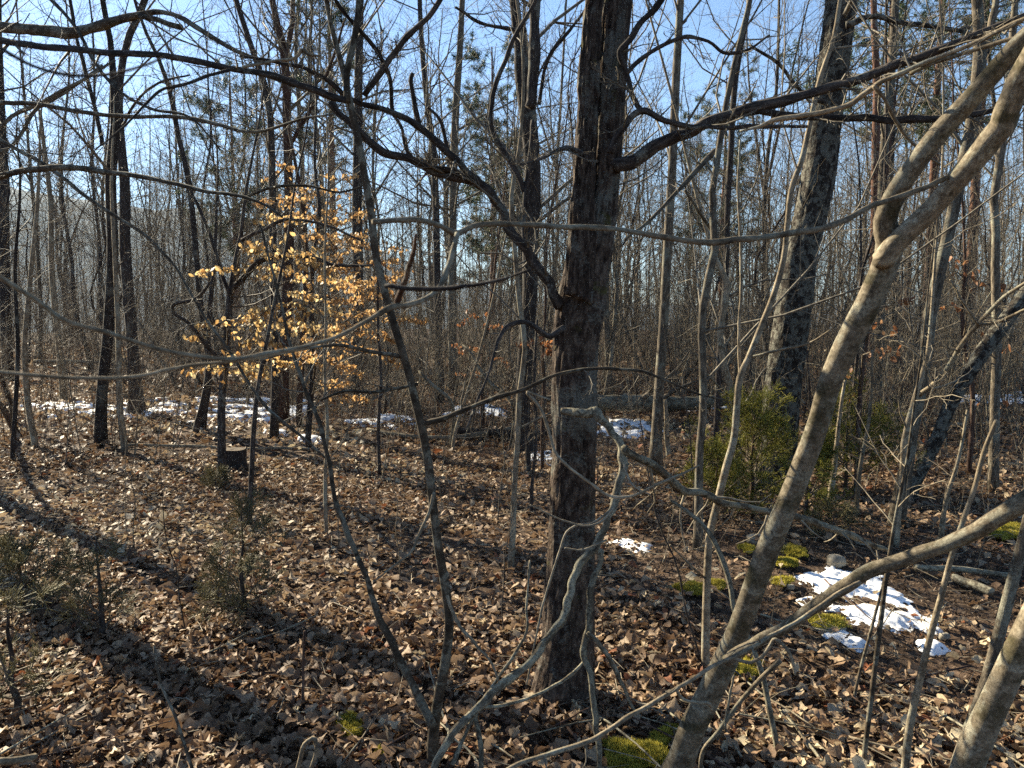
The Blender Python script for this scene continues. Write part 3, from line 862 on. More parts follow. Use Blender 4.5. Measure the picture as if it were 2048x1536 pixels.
lean.limb([(620, 694, 6.09), (560, 708, 6.09), (480, 722, 6.09), (430, 726, 6.96), (340, 738, 6.96), (290, 750, 6.96), (150, 756, 6.96), (0, 744, 6.96), (-60, 740, 6.96)], 1.03, 0.75, k=8, n=60, mat='tan')
lean.limb([(792, 613, 13.9), (800, 590, 13.1), (815, 545, 10.4), (828, 500, 9.57), (832, 470, 7.83)], 1.1, 0.95, k=8, n=20, mat='red')
lean.limb([(770, 572, 8.7), (840, 578, 9.57), (920, 574, 8.7), (1000, 560, 6.96), (1060, 540, 5.22)], 0.95, 0.9, k=8, n=24, mat='dark')
lean.limb([(2120, 5, 9.57), (2048, 38, 9.57), (1936, 92, 9.57), (1861, 120, 9.57), (1809, 144, 9.57), (1758, 167, 10.4), (1741, 181, 11.3), (1690, 212, 10.4), (1656, 222, 10.4), (1604, 232, 10.4), (1553, 239, 9.57), (1519, 253, 6.96), (1480, 262, 4.35)], 1.6, 2.0, k=9, n=60, mat='tan', subs=dict(per=10, ln=(0.06, 0.2), rr=0.5, per2=3, per3=2, rmin=0.0009))
lean.limb([(2100, 62, 7.83), (2048, 72, 8.7), (1950, 100, 8.7), (1880, 122, 8.7), (1820, 148, 7.83)], 1.6, 1.8, k=8, n=24, mat='tan')
lean.limb([(1748, 172, 8.7), (1770, 200, 7.83), (1790, 240, 7.83), (1815, 275, 6.96), (1840, 300, 6.09), (1880, 330, 4.35)], 1.8, 1.9, mat='tan', n=24)
lean.limb([(1100, 800, 3.48), (1053, 785, 5.22), (1070, 803, 6.09), (1084, 823, 6.09), (1098, 865, 6.09), (1110, 905, 6.09), (1135, 932, 6.09), (1180, 966, 6.09), (1217, 992, 6.96), (1255, 994, 6.09), (1306, 973, 6.09), (1368, 946, 5.22), (1400, 930, 3.48)], 1.75, 1.7, mat='tan', n=60)
lean.tw = Acc()
lean.done()

# ---- stems in the lower right corner, close to the camera
EDGE = "stems standing in the lower right corner"
def slim(name, label, path, mat='tan', Y=None, Y1=None, top=None, k=9, group=None, sub=None, lean_=None, twig='tantwig', cat="sapling", wig=0.3, limbs=()):
    t_ = Tree(name, label, cat, path, mat, Y, Y1, top, lean_, group, k, max(30, 7 * len(path)), twig=twig, wig=wig)
    for L in limbs:
        t_.limb(*L)
    if sub:
        t_.crown(**sub)
    return t_.done()


fine = dict(per=10, t0=0.35, t1=0.97, ln=(0.08, 0.22), rr=0.45, per2=4, per3=2, rmin=0.0011, rmax=0.004)
slim("sapling", "thick sunlit stem cut by the lower right corner, nearest of all the stems", [(1920, 1580, 59.8), (1946, 1500, 56.3), (1997, 1387, 52.8), (2048, 1278, 51), (2110, 1150, 49.3), (2230, 900, 45.8)], 'smooth', 1.75, 1.45, 4.0, 18, EDGE)
slim("sapling", "dark stem standing directly behind the thick sunlit corner stem", [(1905, 1560, 26.4), (1936, 1472, 24.6), (1973, 1370, 23.8), (2004, 1250, 22.9), (2038, 1113, 21.1), (2070, 980, 19.4)], 'grey', 1.95, 1.9, 4.0, 12, EDGE)
slim("sapling", "straight slim tan stem crossing in front of the thick low branch, right of the snow", [(1806, 1575, 16.7), (1809, 1534, 15.8), (1820, 1438, 15), (1837, 1370, 14.1), (1856, 1291, 13.2), (1881, 1199, 12.3), (1908, 1096, 10.6), (1936, 1011, 9.68), (1946, 983, 9.68), (1970, 898, 8.8), (1994, 840, 8.8)], 'tan', 2.1, 2.0, None, 10, EDGE)
slim("sapling", "brown stem rising from the leaves just below the near snow patch", [(1726, 1540, 10.3), (1744, 1387, 10.3), (1760, 1250, 10.3), (1772, 1150, 8.71), (1790, 1040, 7.13), (1815, 920, 6.34), (1830, 800, 4.75)], 'mottled', 2.55, 2.6, 2.2, 8, None, fine)
slim("sapling", "thin short stem slanting beside the brown stem at the near snow", [(1706, 1418, 6.34), (1717, 1353, 6.34), (1741, 1267, 6.34), (1762, 1185, 5.54), (1775, 1130, 3.96)], 'mottled', None, None, None, 7)
slim("small_tree", "crooked tan tree bent like an elbow, standing before the cedar", [(1410, 1345, 16.7), (1412, 1240, 15.8), (1416, 1130, 15), (1420, 1070, 15), (1433, 1018, 15), (1454, 932, 15), (1468, 881, 14.1), (1474, 813, 13.2), (1481, 751, 13.2), (1497, 715, 12.3), (1519, 659, 12.3), (1546, 590, 11.4), (1567, 510, 11.4),
      (1574, 444, 10.6), (1584, 369, 10.6), (1601, 325, 10.6), (1615, 267, 9.68), (1638, 164, 9.68), (1669, 68, 8.8), (1680, 0, 7.92)], 'tan', None, None, 5.5, 10, None, fine, cat="tree",
     limbs=[([(1480, 752, 7.04), (1478, 710, 7.04), (1481, 600, 6.16), (1482, 505, 6.16), (1476, 380, 5.28), (1480, 280, 4.4)], 3.35, 3.5), ([(1497, 715, 6.16), (1560, 700, 5.28), (1620, 685, 4.4), (1660, 660, 3.52)], 3.35, 3.1), ([(1414, 1160, 5.28), (1380, 1130, 4.4), (1340, 1090, 3.52)], 3.35, 3.2)])
slim("dead_stem", "crooked lichen-spotted dead stem winding behind the pale leaning tree", [(1562, 1550, 11.4), (1553, 1490, 11.4), (1539, 1421, 11.4), (1526, 1353, 11.4), (1498, 1278, 10.6), (1468, 1216, 10.6), (1461, 1175, 10.6), (1446, 1124, 10.6), (1416, 1062, 9.68), (1372, 1021, 7.92), (1340, 1000, 6.16)], 'dead', 2.6, 2.9, None, 9)
slim("stick", "pale bare stick slanting up from the moss beside the leaning trunk", [(1408, 1500, 8.8), (1432, 1470, 8.8), (1475, 1410, 8.8), (1520, 1360, 9.68), (1560, 1322, 10.6)], 'tan', 2.45, 2.3, None, 8, cat="stick", limbs=[([(1450, 1455, 5.28), (1458, 1400, 5.28), (1468, 1350, 4.4)], 2.4, 2.4)])

# ---- overhanging tree outside the picture on the left, whose limbs cross the upper left sky
off = Tree("tree", "dark tree whose long lichened limbs reach across the upper left sky", "tree", [(-260, 985, 62), (-255, 700, 56), (-255, 300, 52), (-240, 0, 46)], 'dark', None, None, 11, k=14)
sl = dict(per=12, ln=(0.08, 0.22), rr=0.4, per2=5, per3=3, rmin=0.0011, rmax=0.004)
off.mat = 'mottled'
off.limb([(-255, 60, 30), (-200, 30, 26), (-60, 40, 24), (0, 51, 22), (68, 58, 22), (154, 62, 21), (222, 44, 18), (273, 31, 15), (310, 24, 11), (359, 34, 10), (393, 55, 10), (444, 85, 9), (489, 109, 8), (540, 130, 5)], 6.5, 4.6, n=60, subs=sl, relief=ridges(5, 0.002))
off.limb([(280, 32, 11), (310, 38, 11), (340, 48, 11), (362, 54, 11)], 5.0, 4.9, n=12)
off.limb([(-255, 240, 20), (-150, 210, 13), (0, 205, 9), (68, 208, 9), (188, 227, 9), (273, 234, 8), (359, 234, 8), (437, 248, 8), (485, 263, 7), (533, 260, 6), (598, 239, 5), (666, 228, 4)], 6.5, 4.6, n=60, subs=sl)
off.limb([(-255, 430, 24), (-120, 370, 16), (0, 352, 13), (68, 338, 13), (154, 337, 12), (212, 345, 11), (273, 352, 10), (342, 366, 9), (410, 383, 8), (495, 396, 7), (530, 410, 6), (564, 434, 5)], 6.5, 4.6, n=60, subs=sl)
off.limb([(488, 396, 6), (547, 374, 6), (615, 372, 5), (684, 384, 4), (730, 370, 3)], 4.8, 4.7, n=20, subs=ss)
off.limb([(-255, 150, 18), (-120, 200, 11), (0, 280, 8), (82, 325, 8), (130, 359, 8), (171, 393, 7), (239, 437, 7), (290, 472, 7), (342, 523, 6), (400, 620, 6), (470, 720, 6), (520, 800, 7), (600, 870, 6), (650, 915, 4)], 6.5, 4.6, n=70, subs=sl)
off.limb([(-255, -100, 20), (-60, -60, 9), (103, 0, 7), (154, 58, 7), (191, 126, 7), (246, 188, 6), (308, 219, 6), (376, 232, 5), (440, 300, 4)], 6.5, 4.6, n=50, subs=sl)
off.limb([(-255, 330, 16), (-100, 290, 9), (0, 256, 8), (20, 236, 8), (85, 205, 8), (130, 178, 7), (164, 161, 6), (230, 120, 5)], 6.6, 6.8, n=30, mat='grey', subs=sl)
off.limb([(-255, 420, 14), (-60, 330, 8), (30, 285, 7), (68, 225, 7), (137, 180, 6), (205, 130, 5)], 6.6, 6.8, n=30, mat='grey', subs=sl)
off.crown(per=16, t0=0.5, t1=0.97, ln=(0.2, 0.4), rr=0.4, per2=6, per3=4, rmin=0.002)
off.done()
two = Tree("tree", "straight dark tree just outside the left border whose long shadow crosses the sunny litter", "tree", [(-150, 916, 36), (-152, 600, 32), (-150, 200, 29), (-145, -60, 26)], 'dark', top=11)
two.crown(per=14, t0=0.5, t1=0.97, ln=(0.12, 0.3), rr=0.35, per2=5, per3=3, rmin=0.0014)
two.done()
nb = Tree("branch", "blurred thin dark twig drooping across the upper left corner, nearest to the camera", "branch", [(-60, 60, 8), (0, 96, 8), (68, 133, 7), (137, 150, 7), (205, 150, 6), (290, 130, 5), (340, 110, 4)], 'dark', 0.7, 0.65, ground=False)
nb.done()

# ------------------------------------------------------------------ middle distance trees, each seen by itself
mid = dict(per=16, t0=0.22, t1=0.98, ln=(0.12, 0.28), rr=0.32, per2=6, per3=3, rmin=0.0014, rmax=0.025)
midlow = dict(per=14, t0=0.12, t1=0.97, ln=(0.10, 0.26), rr=0.4, per2=6, per3=3, rmin=0.0013, rmax=0.012)
def tree(label, path, mat='dark', top=11, sub=mid, k=10, limbs=(), Y=None, flare=0.2, twig='twig', Y1=None, relief=None, n=None, lean_=None, group=None):
    t_ = Tree("tree", label, "tree", path, mat, Y, Y1, top, lean_, group, k, n or max(30, 4 * len(path)), flare, relief, twig)
    for L in limbs:
        t_.limb(*L, subs=dict(per=8, ln=(0.1, 0.3), rr=0.4, per2=5, per3=3, rmin=0.0016))
    if sub:
        t_.crown(**sub)
    return t_.done()


tree("dark forked trunk before the snow strip, its foot far over among brown leaves", [(202, 890, 23.9), (205, 765, 20.8), (214, 680, 20.2), (219, 607, 20.8), (224, 505, 20.8), (222, 342, 20.8), (232, 256, 18.9), (228, 160, 13.9), (222, 85, 11.3), (205, 0, 10.1)], 'dark', 12,
     limbs=[([(204, 290, 8.82), (191, 222, 8.19), (160, 103, 7.56), (140, 0, 6.93), (120, -120, 5.67)], 8.6, 8.8), ([(246, 250, 5.67), (275, 200, 5.67), (310, 170, 5.04), (380, 150, 3.78)], 8.6, 8.0)])
tree("dark trunk swelling at the foot that stands in the snow strip", [(273, 830, 28.1), (268, 740, 22.5), (262, 640, 21.8), (256, 556, 21.8), (251, 480, 21.1), (251, 376, 19.7), (242, 290, 16.8), (240, 154, 14), (255, 79, 14), (287, 7, 13.3)], 'dark', 13, flare=0.4,
     limbs=[([(258, 560, 7.02), (240, 600, 6.32), (232, 640, 4.91)], 11.4, 11.4)])
tree("slender straight trunk of the twin pair, its bare foot on brown leaves", [(548, 880, 16.9), (550, 740, 14.9), (548, 600, 14.9), (545, 450, 14.9), (543, 300, 13.5), (535, 190, 12.8), (506, 103, 11.5), (472, 0, 10.1)], 'dark', 12)
tree("reddish brown trunk of the twin pair, farther back and thicker", [(566, 848, 23), (566, 744, 20.2), (574, 573, 20.2), (577, 478, 18.9), (574, 239, 16.9), (571, 120, 16.9), (558, 60, 13.5), (547, 10, 12.1)], 'red', 13,
     limbs=[([(572, 130, 10.8), (582, 60, 10.8), (586, 0, 10.1), (592, -150, 8.1)], 10.7, 10.8), ([(580, 290, 8.77), (605, 245, 8.1), (636, 191, 7.43), (668, 110, 6.07), (690, 40, 4.05)], 10.7, 10.2)])
tree("slim trunk at the far border of the view, behind the fallen rail", [(18, 765, 21.6), (12, 650, 20.2), (8, 505, 18.7), (4, 300, 17.3), (0, 150, 14.4)], 'dark', 13)
tree("leaning thin trunk with a bend, rising behind the snow strip", [(405, 860, 10.8), (418, 780, 10.1), (400, 600, 10.8), (385, 430, 10.8), (373, 342, 10.8), (355, 273, 10.1), (342, 195, 9.36), (325, 137, 7.92), (290, 60, 6.48)], 'dark', 11)
tree("straight dark trunk partly hidden by the thin forked sapling", [(712, 760, 21.6), (716, 600, 20.2), (712, 400, 19.4), (715, 200, 17.3), (720, 60, 15.8)], 'dark', 14, Y=15)
tree("forked dark trunk just behind the oak, a pale mossy foot", [(1046, 905, 39.6), (1044, 847, 32.4), (1050, 710, 29.7), (1060, 573, 29.7), (1060, 506, 29.7), (1067, 410, 30.6), (1067, 308, 31.5), (1057, 205, 34.2), (1048, 140, 32.4), (1043, 100, 23.4), (1036, 50, 21.6), (1029, 0, 19.8)], 'dark', 12, k=14, n=90, flare=0.35, relief=ridges(7, 0.004),
     limbs=[([(1060, 215, 21.6), (1068, 150, 22.5), (1070, 80, 21.6), (1070, 0, 20.7), (1074, -160, 17.1)], 8.3, 8.3), ([(1050, 60, 10.8), (1000, 55, 8.1), (960, 45, 7.2), (910, 15, 5.4)], 8.2, 7.6), ([(1078, 210, 7.2), (1100, 110, 7.2), (1140, 60, 6.3), (1170, 20, 5.4)], 8.3, 8.0)])
tree("thin tan tree curving up between the forked trunk and the sapling", [(1021, 1145, 13.5), (1026, 1060, 12.6), (1030, 960, 11.7), (1036, 880, 11.7), (1040, 780, 11.7), (1050, 700, 10.8), (1038, 600, 10.8), (1030, 505, 9.9), (1022, 400, 9), (1040, 280, 7.2)], 'tan', 5, midlow)
tree("slim grey trunk crossing the end of the mossy log", [(1310, 955, 27), (1313, 847, 20.7), (1320, 744, 19.8), (1327, 642, 18.9), (1334, 505, 18), (1345, 330, 17.1), (1354, 137, 16.2), (1362, 0, 14.4)], 'grey', 12, flare=0.35)
tree("tall stout trunk shaggy with pale lichen plates, behind the green cedar", [(1545, 985, 81), (1553, 880, 72), (1560, 795, 69.3), (1572, 710, 66.6), (1587, 607, 65.7), (1602, 505, 62.1), (1618, 440, 63), (1632, 376, 62.1), (1642, 290, 59.4), (1653, 205, 56.7), (1666, 103, 56.7), (1678, 0, 55.8)], 'lichen', 14, k=56, n=260, flare=0.25, Y=6.9,
     relief=ridges(9, 0.009), limbs=[([(1692, 50, 14.4), (1740, 32, 11.7), (1800, 45, 10.8), (1880, 55, 9), (1960, 70, 6.3)], 6.6, 6.2), ([(1655, 210, 10.8), (1600, 180, 8.1), (1560, 130, 7.2), (1500, 90, 5.4)], 6.5, 6.0)])
tree("crooked thin tree with a kinked grey stem, at the cedar's far side", [(1395, 1098, 18), (1397, 990, 16.2), (1399, 898, 15.3), (1406, 830, 15.3), (1406, 744, 15.3), (1403, 676, 14.4), (1409, 590, 15.3), (1430, 505, 15.3), (1424, 393, 13.5), (1437, 308, 12.6), (1450, 222, 11.7), (1471, 120, 10.8), (1498, 10, 9.9)], 'grey', 9, midlow,
     limbs=[([(1430, 470, 7.2), (1395, 420, 6.3), (1370, 380, 4.5)], 5.0, 4.8), ([(1430, 300, 11.7), (1399, 335, 10.8), (1348, 390, 9), (1300, 440, 7.2), (1250, 480, 4.5)], 4.9, 4.4)])
tree("zigzag thin stem next to the kinked grey tree", [(1476, 980, 14.4), (1468, 813, 13.5), (1461, 778, 13.5), (1447, 727, 12.6), (1440, 676, 12.6), (1450, 610, 12.6), (1457, 573, 13.5), (1445, 545, 10.8), (1433, 520, 9), (1410, 450, 7.2)], 'tan', 5, midlow, Y=6.4)
tree("tall grey trunk forking high, reaching up behind the pale leaning tree's leaders", [(1790, 1055, 30.6), (1809, 950, 27), (1826, 847, 24.3), (1847, 744, 24.3), (1861, 625, 25.2), (1881, 539, 23.4), (1895, 478, 22.5), (1920, 360, 23.4), (1943, 256, 25.2), (1956, 154, 24.3), (1960, 85, 23.4), (1953, 0, 19.8)], 'grey', 12,
     limbs=[([(1958, 120, 11.7), (1980, 60, 12.6), (1992, 0, 11.7), (2005, -120, 9)], 5.4, 5.4)])
tree("dark leaning trunk slanting up to the border, lichen on its upper side", [(1812, 1005, 30.6), (1840, 942, 27.9), (1874, 881, 26.1), (1902, 806, 26.1), (1943, 737, 29.7), (1970, 695, 30.6), (1997, 659, 30.6), (2048, 590, 27), (2130, 480, 23.4), (2220, 340, 19.8)], 'lichen', 8)
tree("grey trunk with a bend, rising behind the dark leaning trunk", [(1986, 985, 19.8), (1990, 820, 18), (1994, 640, 17.1), (1990, 540, 16.2), (1994, 505, 16.2), (1987, 410, 15.3), (2000, 320, 15.3), (2011, 250, 16.2), (2020, 150, 14.4), (2030, 20, 12.6)], 'grey', 11)
tree("slim twin-stemmed tan tree whose stems part beside the dark leaning trunk", [(1790, 1092, 14.4), (1796, 1018, 12.6), (1806, 932, 11.7), (1806, 898, 11.7), (1816, 847, 11.7), (1833, 785, 10.8), (1854, 717, 9), (1862, 640, 7.2), (1870, 520, 5.4)], 'tan', 5, midlow, twig='tantwig',
     limbs=[([(1838, 790, 9.9), (1874, 761, 9.9), (1912, 710, 9.9), (1945, 660, 9), (1956, 649, 9), (2000, 600, 7.2), (2060, 560, 6.3)], 4.95, 4.2), ([(1956, 649, 7.2), (1990, 645, 6.3), (2048, 620, 5.4), (2090, 600, 4.5)], 4.5, 4.1), ([(1956, 650, 6.3), (1930, 610, 5.4), (1900, 560, 4.5)], 4.5, 4.4)])
tree("reddish pine-like trunk far behind, just beside the stout lichened trunk", [(1742, 790, 21.6), (1745, 600, 17.1), (1748, 500, 16.2), (1752, 300, 15.3), (1755, 171, 14.4), (1750, 60, 12.6)], 'pine', 14, Y=13)
tree("pale grey trunk beside the reddish one, straight and slim", [(1752, 820, 19.8), (1760, 600, 18), (1763, 410, 17.1), (1768, 308, 16.2), (1782, 171, 15.3), (1792, 0, 14.4)], 'grey', 13, Y=11.5)
tree("leaning bare tree whose top crosses the oak's long low limb", [(1430, 985, 12.6), (1440, 700, 11.7), (1452, 560, 11.7), (1455, 400, 11.7), (1461, 300, 11.7), (1470, 160, 11.7), (1488, 60, 10.8), (1500, 0, 10.8)], 'dark', 10, Y=8.8)
tree("slim grey trunk between the oak and the log, partly overlapped by the oak", [(1222, 860, 14.4), (1216, 700, 13.5), (1212, 560, 13.5), (1220, 430, 12.6), (1240, 250, 11.7)], 'grey', 11, Y=12.5)
tree("bare tree with pale upper stem seen through the oak's spread limbs", [(905, 800, 18), (903, 600, 17.1), (905, 400, 16.2), (910, 230, 15.3), (920, 80, 12.6)], 'grey', 14, Y=16)
tree("dark tree seen behind the blurred fork of the near branch", [(880, 800, 16.2), (877, 640, 15.3), (875, 500, 14.4), (868, 330, 13.5), (850, 160, 10.8)], 'dark', 13, Y=14)
for label, path in (("thin dark sapling standing straight beside the stump", [(500, 1060, 11), (503, 950, 11), (508, 850, 10), (515, 780, 9), (530, 700, 8), (550, 600, 7), (575, 480, 5)]),
                    ("thin dark sapling with a slanted foot in the snow strip", [(392, 870, 14), (405, 810, 12), (414, 760, 11), (418, 640, 9), (430, 520, 7)]),
                    ("thin brown sapling directly ahead of the forked snow-side trunk", [(248, 905, 14), (240, 820, 12), (236, 700, 11), (232, 560, 9), (225, 420, 7)]),
                    ("thin dark sapling at the edge of the left clearing", [(24, 925, 9), (28, 850, 9), (35, 700, 8), (30, 540, 7), (40, 380, 5)]),
                    ("slim leaning sapling left of the forked snow-side trunk", [(70, 895, 13), (58, 820, 12), (50, 690, 10), (62, 560, 9), (75, 400, 7)]),
                    ("slim brown sapling beside the slim leaning one", [(128, 800, 16), (120, 700, 13), (105, 560, 11), (100, 400, 9), (80, 220, 7)]),
                    ("thin straight sapling before the reddish twin trunk", [(652, 1075, 8), (650, 960, 8), (655, 850, 7), (650, 760, 6), (652, 640, 5)]),
                    ("thin dark sapling in the middle of the open leaf litter", [(760, 950, 8), (757, 860, 8), (762, 760, 7), (756, 640, 6)]),
                    ("thin tan whip in front of the forked dark trunk", [(1062, 1030, 8), (1066, 950, 7), (1072, 880, 6), (1068, 760, 6), (1074, 640, 5)]),
                    ("dark whip with a side spur, under the forked dark trunk", [(1058, 950, 12), (1054, 870, 9), (1050, 800, 7), (1046, 740, 5)]),
                    ("thin tan sapling leaning over the fallen pale logs", [(905, 905, 8), (930, 800, 7), (955, 720, 6), (985, 600, 5)]),
                    ("upright brown stub by the end of the mossy log", [(1336, 918, 12), (1334, 860, 11), (1330, 800, 7)]),
                    ("small brown stump-like stem between the cedar and the pale leaning tree", [(1660, 1010, 13), (1668, 940, 11), (1676, 860, 8), (1690, 760, 6)]),
                    ("brown whip standing in the shade past the cedar", [(1712, 1040, 10), (1722, 930, 8), (1738, 840, 7), (1745, 700, 5)]),
                    ("tan whip standing alone near the yellow moss at the border", [(1880, 1100, 12), (1890, 1010, 9), (1915, 930, 7), (1935, 820, 5)])):
    slim("sapling", label, path, 'dark' if 'dark' in label else 'tan', None, None, 4.0 if 'sapling' in label else None, 7, None, dict(per=9, t0=0.25, t1=0.97, ln=(0.12, 0.35), rr=0.5, per2=4, per3=2, rmin=0.0012, rmax=0.004), twig='browntwig')

# ------------------------------------------------------------------ trees that keep their dry leaves
LEAFV = {}
def leaf_variants(mat, s0, s1):
    if mat not in LEAFV:
        out = []
        for i in range(14):
            a = Acc()
            leaf_mesh(a, np.zeros((1, 3)), np.array([s0 + (s1 - s0) * RNG.random()]), np.array([RNG.random()]), 6, 0.8, 0.15, 0.0, np.zeros(1), np.zeros(1), 0.33)
            out.append(a.mesh("leaf", M[mat]))
        LEAFV[mat] = out
    return LEAFV[mat]


def leafy(t_, sprays, Y0, mat, dens, s0=0.034, s1=0.06, thick=0.07, nparts=300):
    """Sprays of dry leaves hanging along thin branches that follow photo paths [(px, py)...]."""
    c, pos = Acc(), []
    for sp in sprays:
        Yc = Y0 + RNG.normal() * 0.35
        A = rows([(x, y, 4) for x, y in sp], Yc, Yc + RNG.normal() * 0.25)
        S = spline(A, 14)
        P_, R_ = wiggle(S[:, :3], S[:, 3], 1.5), np.linspace(0.006, 0.002, 14)
        # joined to the trunk
        tp = t_.P[np.argmin(np.linalg.norm(t_.P - (P_[0] + np.array([0, 0, -0.25])), axis=1))]
        P_ = np.r_[spline(np.c_[np.stack([tp, (tp + P_[0]) / 2 + np.array([0, 0, -0.05]), P_[0]]), [0.008, 0.007, 0.006]], 5)[:-1, :3], P_]
        R_ = np.r_[[0.009, 0.008, 0.007, 0.006], R_]
        c.tubes(P_, R_, 5)
        p1, r1 = spawn(P_[None, 4:], R_[None, 4:], int(12 + dens * 0.1), 0.0, 1.0, (30, 75), (0.16, 0.5), 0.6, 5, 0.13, -0.01, 0.0011, plane=0.92)
        c.tubes(p1, r1, 3)
        n = int(dens * np.linalg.norm(P_[-1] - P_[4]) * (0.7 + 0.6 * RNG.random()))
        i = RNG.integers(0, len(p1), n)
        j = RNG.integers(1, 5, n)
        q = p1[i, j] + RNG.normal(size=(n, 3)) * np.array([0.02, 0.02, 0.008])
        q[:, 2] -= 0.02 * RNG.random(n)
        pos.append(q)
    c.build("branchwork", M['browntwig'], t_.root, kind="stuff")
    pos = np.concatenate(pos)
    order = RNG.permutation(len(pos))
    pos = pos[order]
    v = leaf_variants(mat, s0, s1)
    base = np.array(t_.root.location)
    for i in range(min(nparts, len(pos))):
        o = bpy.data.objects.new("leaf", v[i % len(v)])
        COL.objects.link(o)
        o.parent = t_.root
        o.location = pos[i] - base
        o.rotation_euler = (RNG.normal() * 0.6, 0.5 + RNG.random() * 0.9, RNG.random() * 6.28)
    rest = pos[nparts:]
    if len(rest):
        a = Acc()
        leaf_mesh(a, rest, s0 + (s1 - s0) * RNG.random(len(rest)), np.clip(RNG.normal(0.5, 0.28, len(rest)), 0, 1), 4, 0.8, 0.6, 0.0, hang=0.4 + RNG.random(len(rest)), wide=0.33)
        a.build("foliage", M[mat], t_.root, kind="stuff")


beech = Tree("beech_tree", "slim beech holding tiers of golden dry leaves, beside the stump", "tree",
             [(445, 968, 16.8), (444, 880, 16), (444, 813, 15.2), (451, 727, 15.2), (456, 660, 14.4), (461, 600, 13.6), (466, 560, 12.8), (474, 510, 10.4), (482, 470, 8.8), (486, 430, 7.2), (492, 380, 6.4), (505, 310, 4.8), (520, 230, 4)], 'dark', top=4.6, k=10, n=50, flare=0.2)
bs = dict(per=10, ln=(0.12, 0.3), rr=0.5, per2=4, per3=3, rmin=0.0012, rmax=0.005)
beech.limb([(468, 575, 12), (485, 555, 12), (500, 540, 12), (520, 522, 11), (545, 513, 10), (580, 512, 9), (620, 513, 8), (660, 528, 7), (700, 532, 6), (745, 530, 5)], 6.85, 6.3, n=36, subs=bs)
beech.limb([(484, 480, 9), (515, 465, 8), (545, 450, 8), (565, 440, 7), (600, 440, 6), (650, 450, 5), (720, 480, 4)], 6.85, 6.5, n=30, subs=bs)
beech.limb([(462, 590, 9), (445, 555, 8), (432, 510, 8), (420, 470, 7), (400, 420, 6), (370, 360, 5)], 6.9, 6.9, n=30, subs=bs)
beech.limb([(450, 735, 8), (425, 705, 8), (398, 670, 8), (370, 640, 7), (346, 625, 7), (344, 612, 7), (360, 605, 8), (395, 595, 7), (420, 565, 6)], 6.9, 6.4, n=36, subs=bs)
beech.limb([(452, 660, 6), (430, 645, 5), (420, 620, 4)], 6.9, 6.8, n=12)
beech.crown(**bs)
beech.done()
leafy(beech, [[(478, 540), (440, 540), (400, 545)], [(470, 540), (510, 530), (560, 540), (590, 548)], [(480, 500), (520, 500), (555, 510), (610, 505)], [(495, 455), (540, 435), (600, 440)], [(500, 510), (575, 520), (640, 540), (670, 555)], [(490, 560), (520, 558), (545, 552)],
              [(455, 650), (420, 645), (388, 655)], [(455, 640), (500, 640), (555, 645), (595, 650)], [(450, 670), (400, 675), (375, 680)], [(455, 660), (500, 625), (550, 625)], [(450, 735), (410, 738), (372, 742)], [(455, 735), (490, 735), (520, 750)],
              [(560, 580), (610, 590), (650, 600)], [(520, 690), (560, 725), (625, 720)], [(580, 560), (640, 560), (700, 555)], [(600, 600), (640, 625), (680, 610)], [(480, 690), (520, 680), (560, 690)], [(540, 615), (590, 608), (620, 640)], [(455, 700), (470, 720), (500, 760)], [(510, 660), (560, 650), (620, 655)]], 6.85, 'gold', 140)

amber = Tree("beech_tree", "thin beech with amber leaves behind the golden one, by the forked sapling", "tree",
             [(618, 900, 13), (622, 800, 12), (628, 700, 11), (622, 600, 10), (630, 500, 9), (640, 420, 8), (630, 340, 6)], 'dark', top=5.0, k=7, n=30)
amber.crown(**bs)
amber.done()
leafy(amber, [[(630, 660), (680, 655), (730, 650)], [(630, 690), (690, 690), (740, 700)], [(630, 720), (690, 730), (720, 745)], [(640, 590), (700, 600), (760, 590)], [(640, 540), (710, 530), (790, 520)], [(650, 500), (730, 490), (800, 500)], [(740, 640), (800, 635), (850, 642)], [(640, 450), (700, 440), (740, 420)],
              [(560, 420), (600, 430), (640, 440)], [(600, 470), (650, 470), (700, 470)], [(640, 790), (690, 790), (730, 800)], [(700, 660), (760, 670), (790, 680)], [(540, 395), (580, 400), (615, 395)], [(740, 610), (780, 560), (820, 540)], [(700, 570), (750, 560), (790, 555)], [(640, 620), (700, 630), (760, 620)], [(650, 560), (720, 575), (790, 590)], [(620, 520), (660, 515), (700, 500)], [(630, 760), (660, 770), (700, 765)], [(600, 680), (650, 675), (690, 672)], [(740, 700), (780, 715), (800, 730)], [(560, 700), (600, 705), (640, 712)]], 8.0, 'amber', 190, 0.034, 0.058)
rusty = Tree("oak_sapling", "slim young tree with rust-brown leaves high up, behind the golden beech", "tree", [(600, 855, 13), (604, 700, 12), (612, 550, 10), (608, 420, 9), (590, 320, 7), (575, 240, 5)], 'red', top=5.5, k=7, n=26)
rusty.crown(**bs)
rusty.done()
leafy(rusty, [[(570, 340), (545, 350), (530, 360)], [(575, 360), (600, 375), (620, 390)], [(600, 400), (640, 380), (700, 390)], [(600, 440), (660, 420), (720, 430)], [(560, 400), (530, 400), (515, 410)], [(610, 470), (670, 480), (730, 470)], [(640, 350), (680, 360), (710, 350)], [(545, 315), (560, 330), (585, 335)]], 9.6, 'amber', 110, 0.04, 0.07)
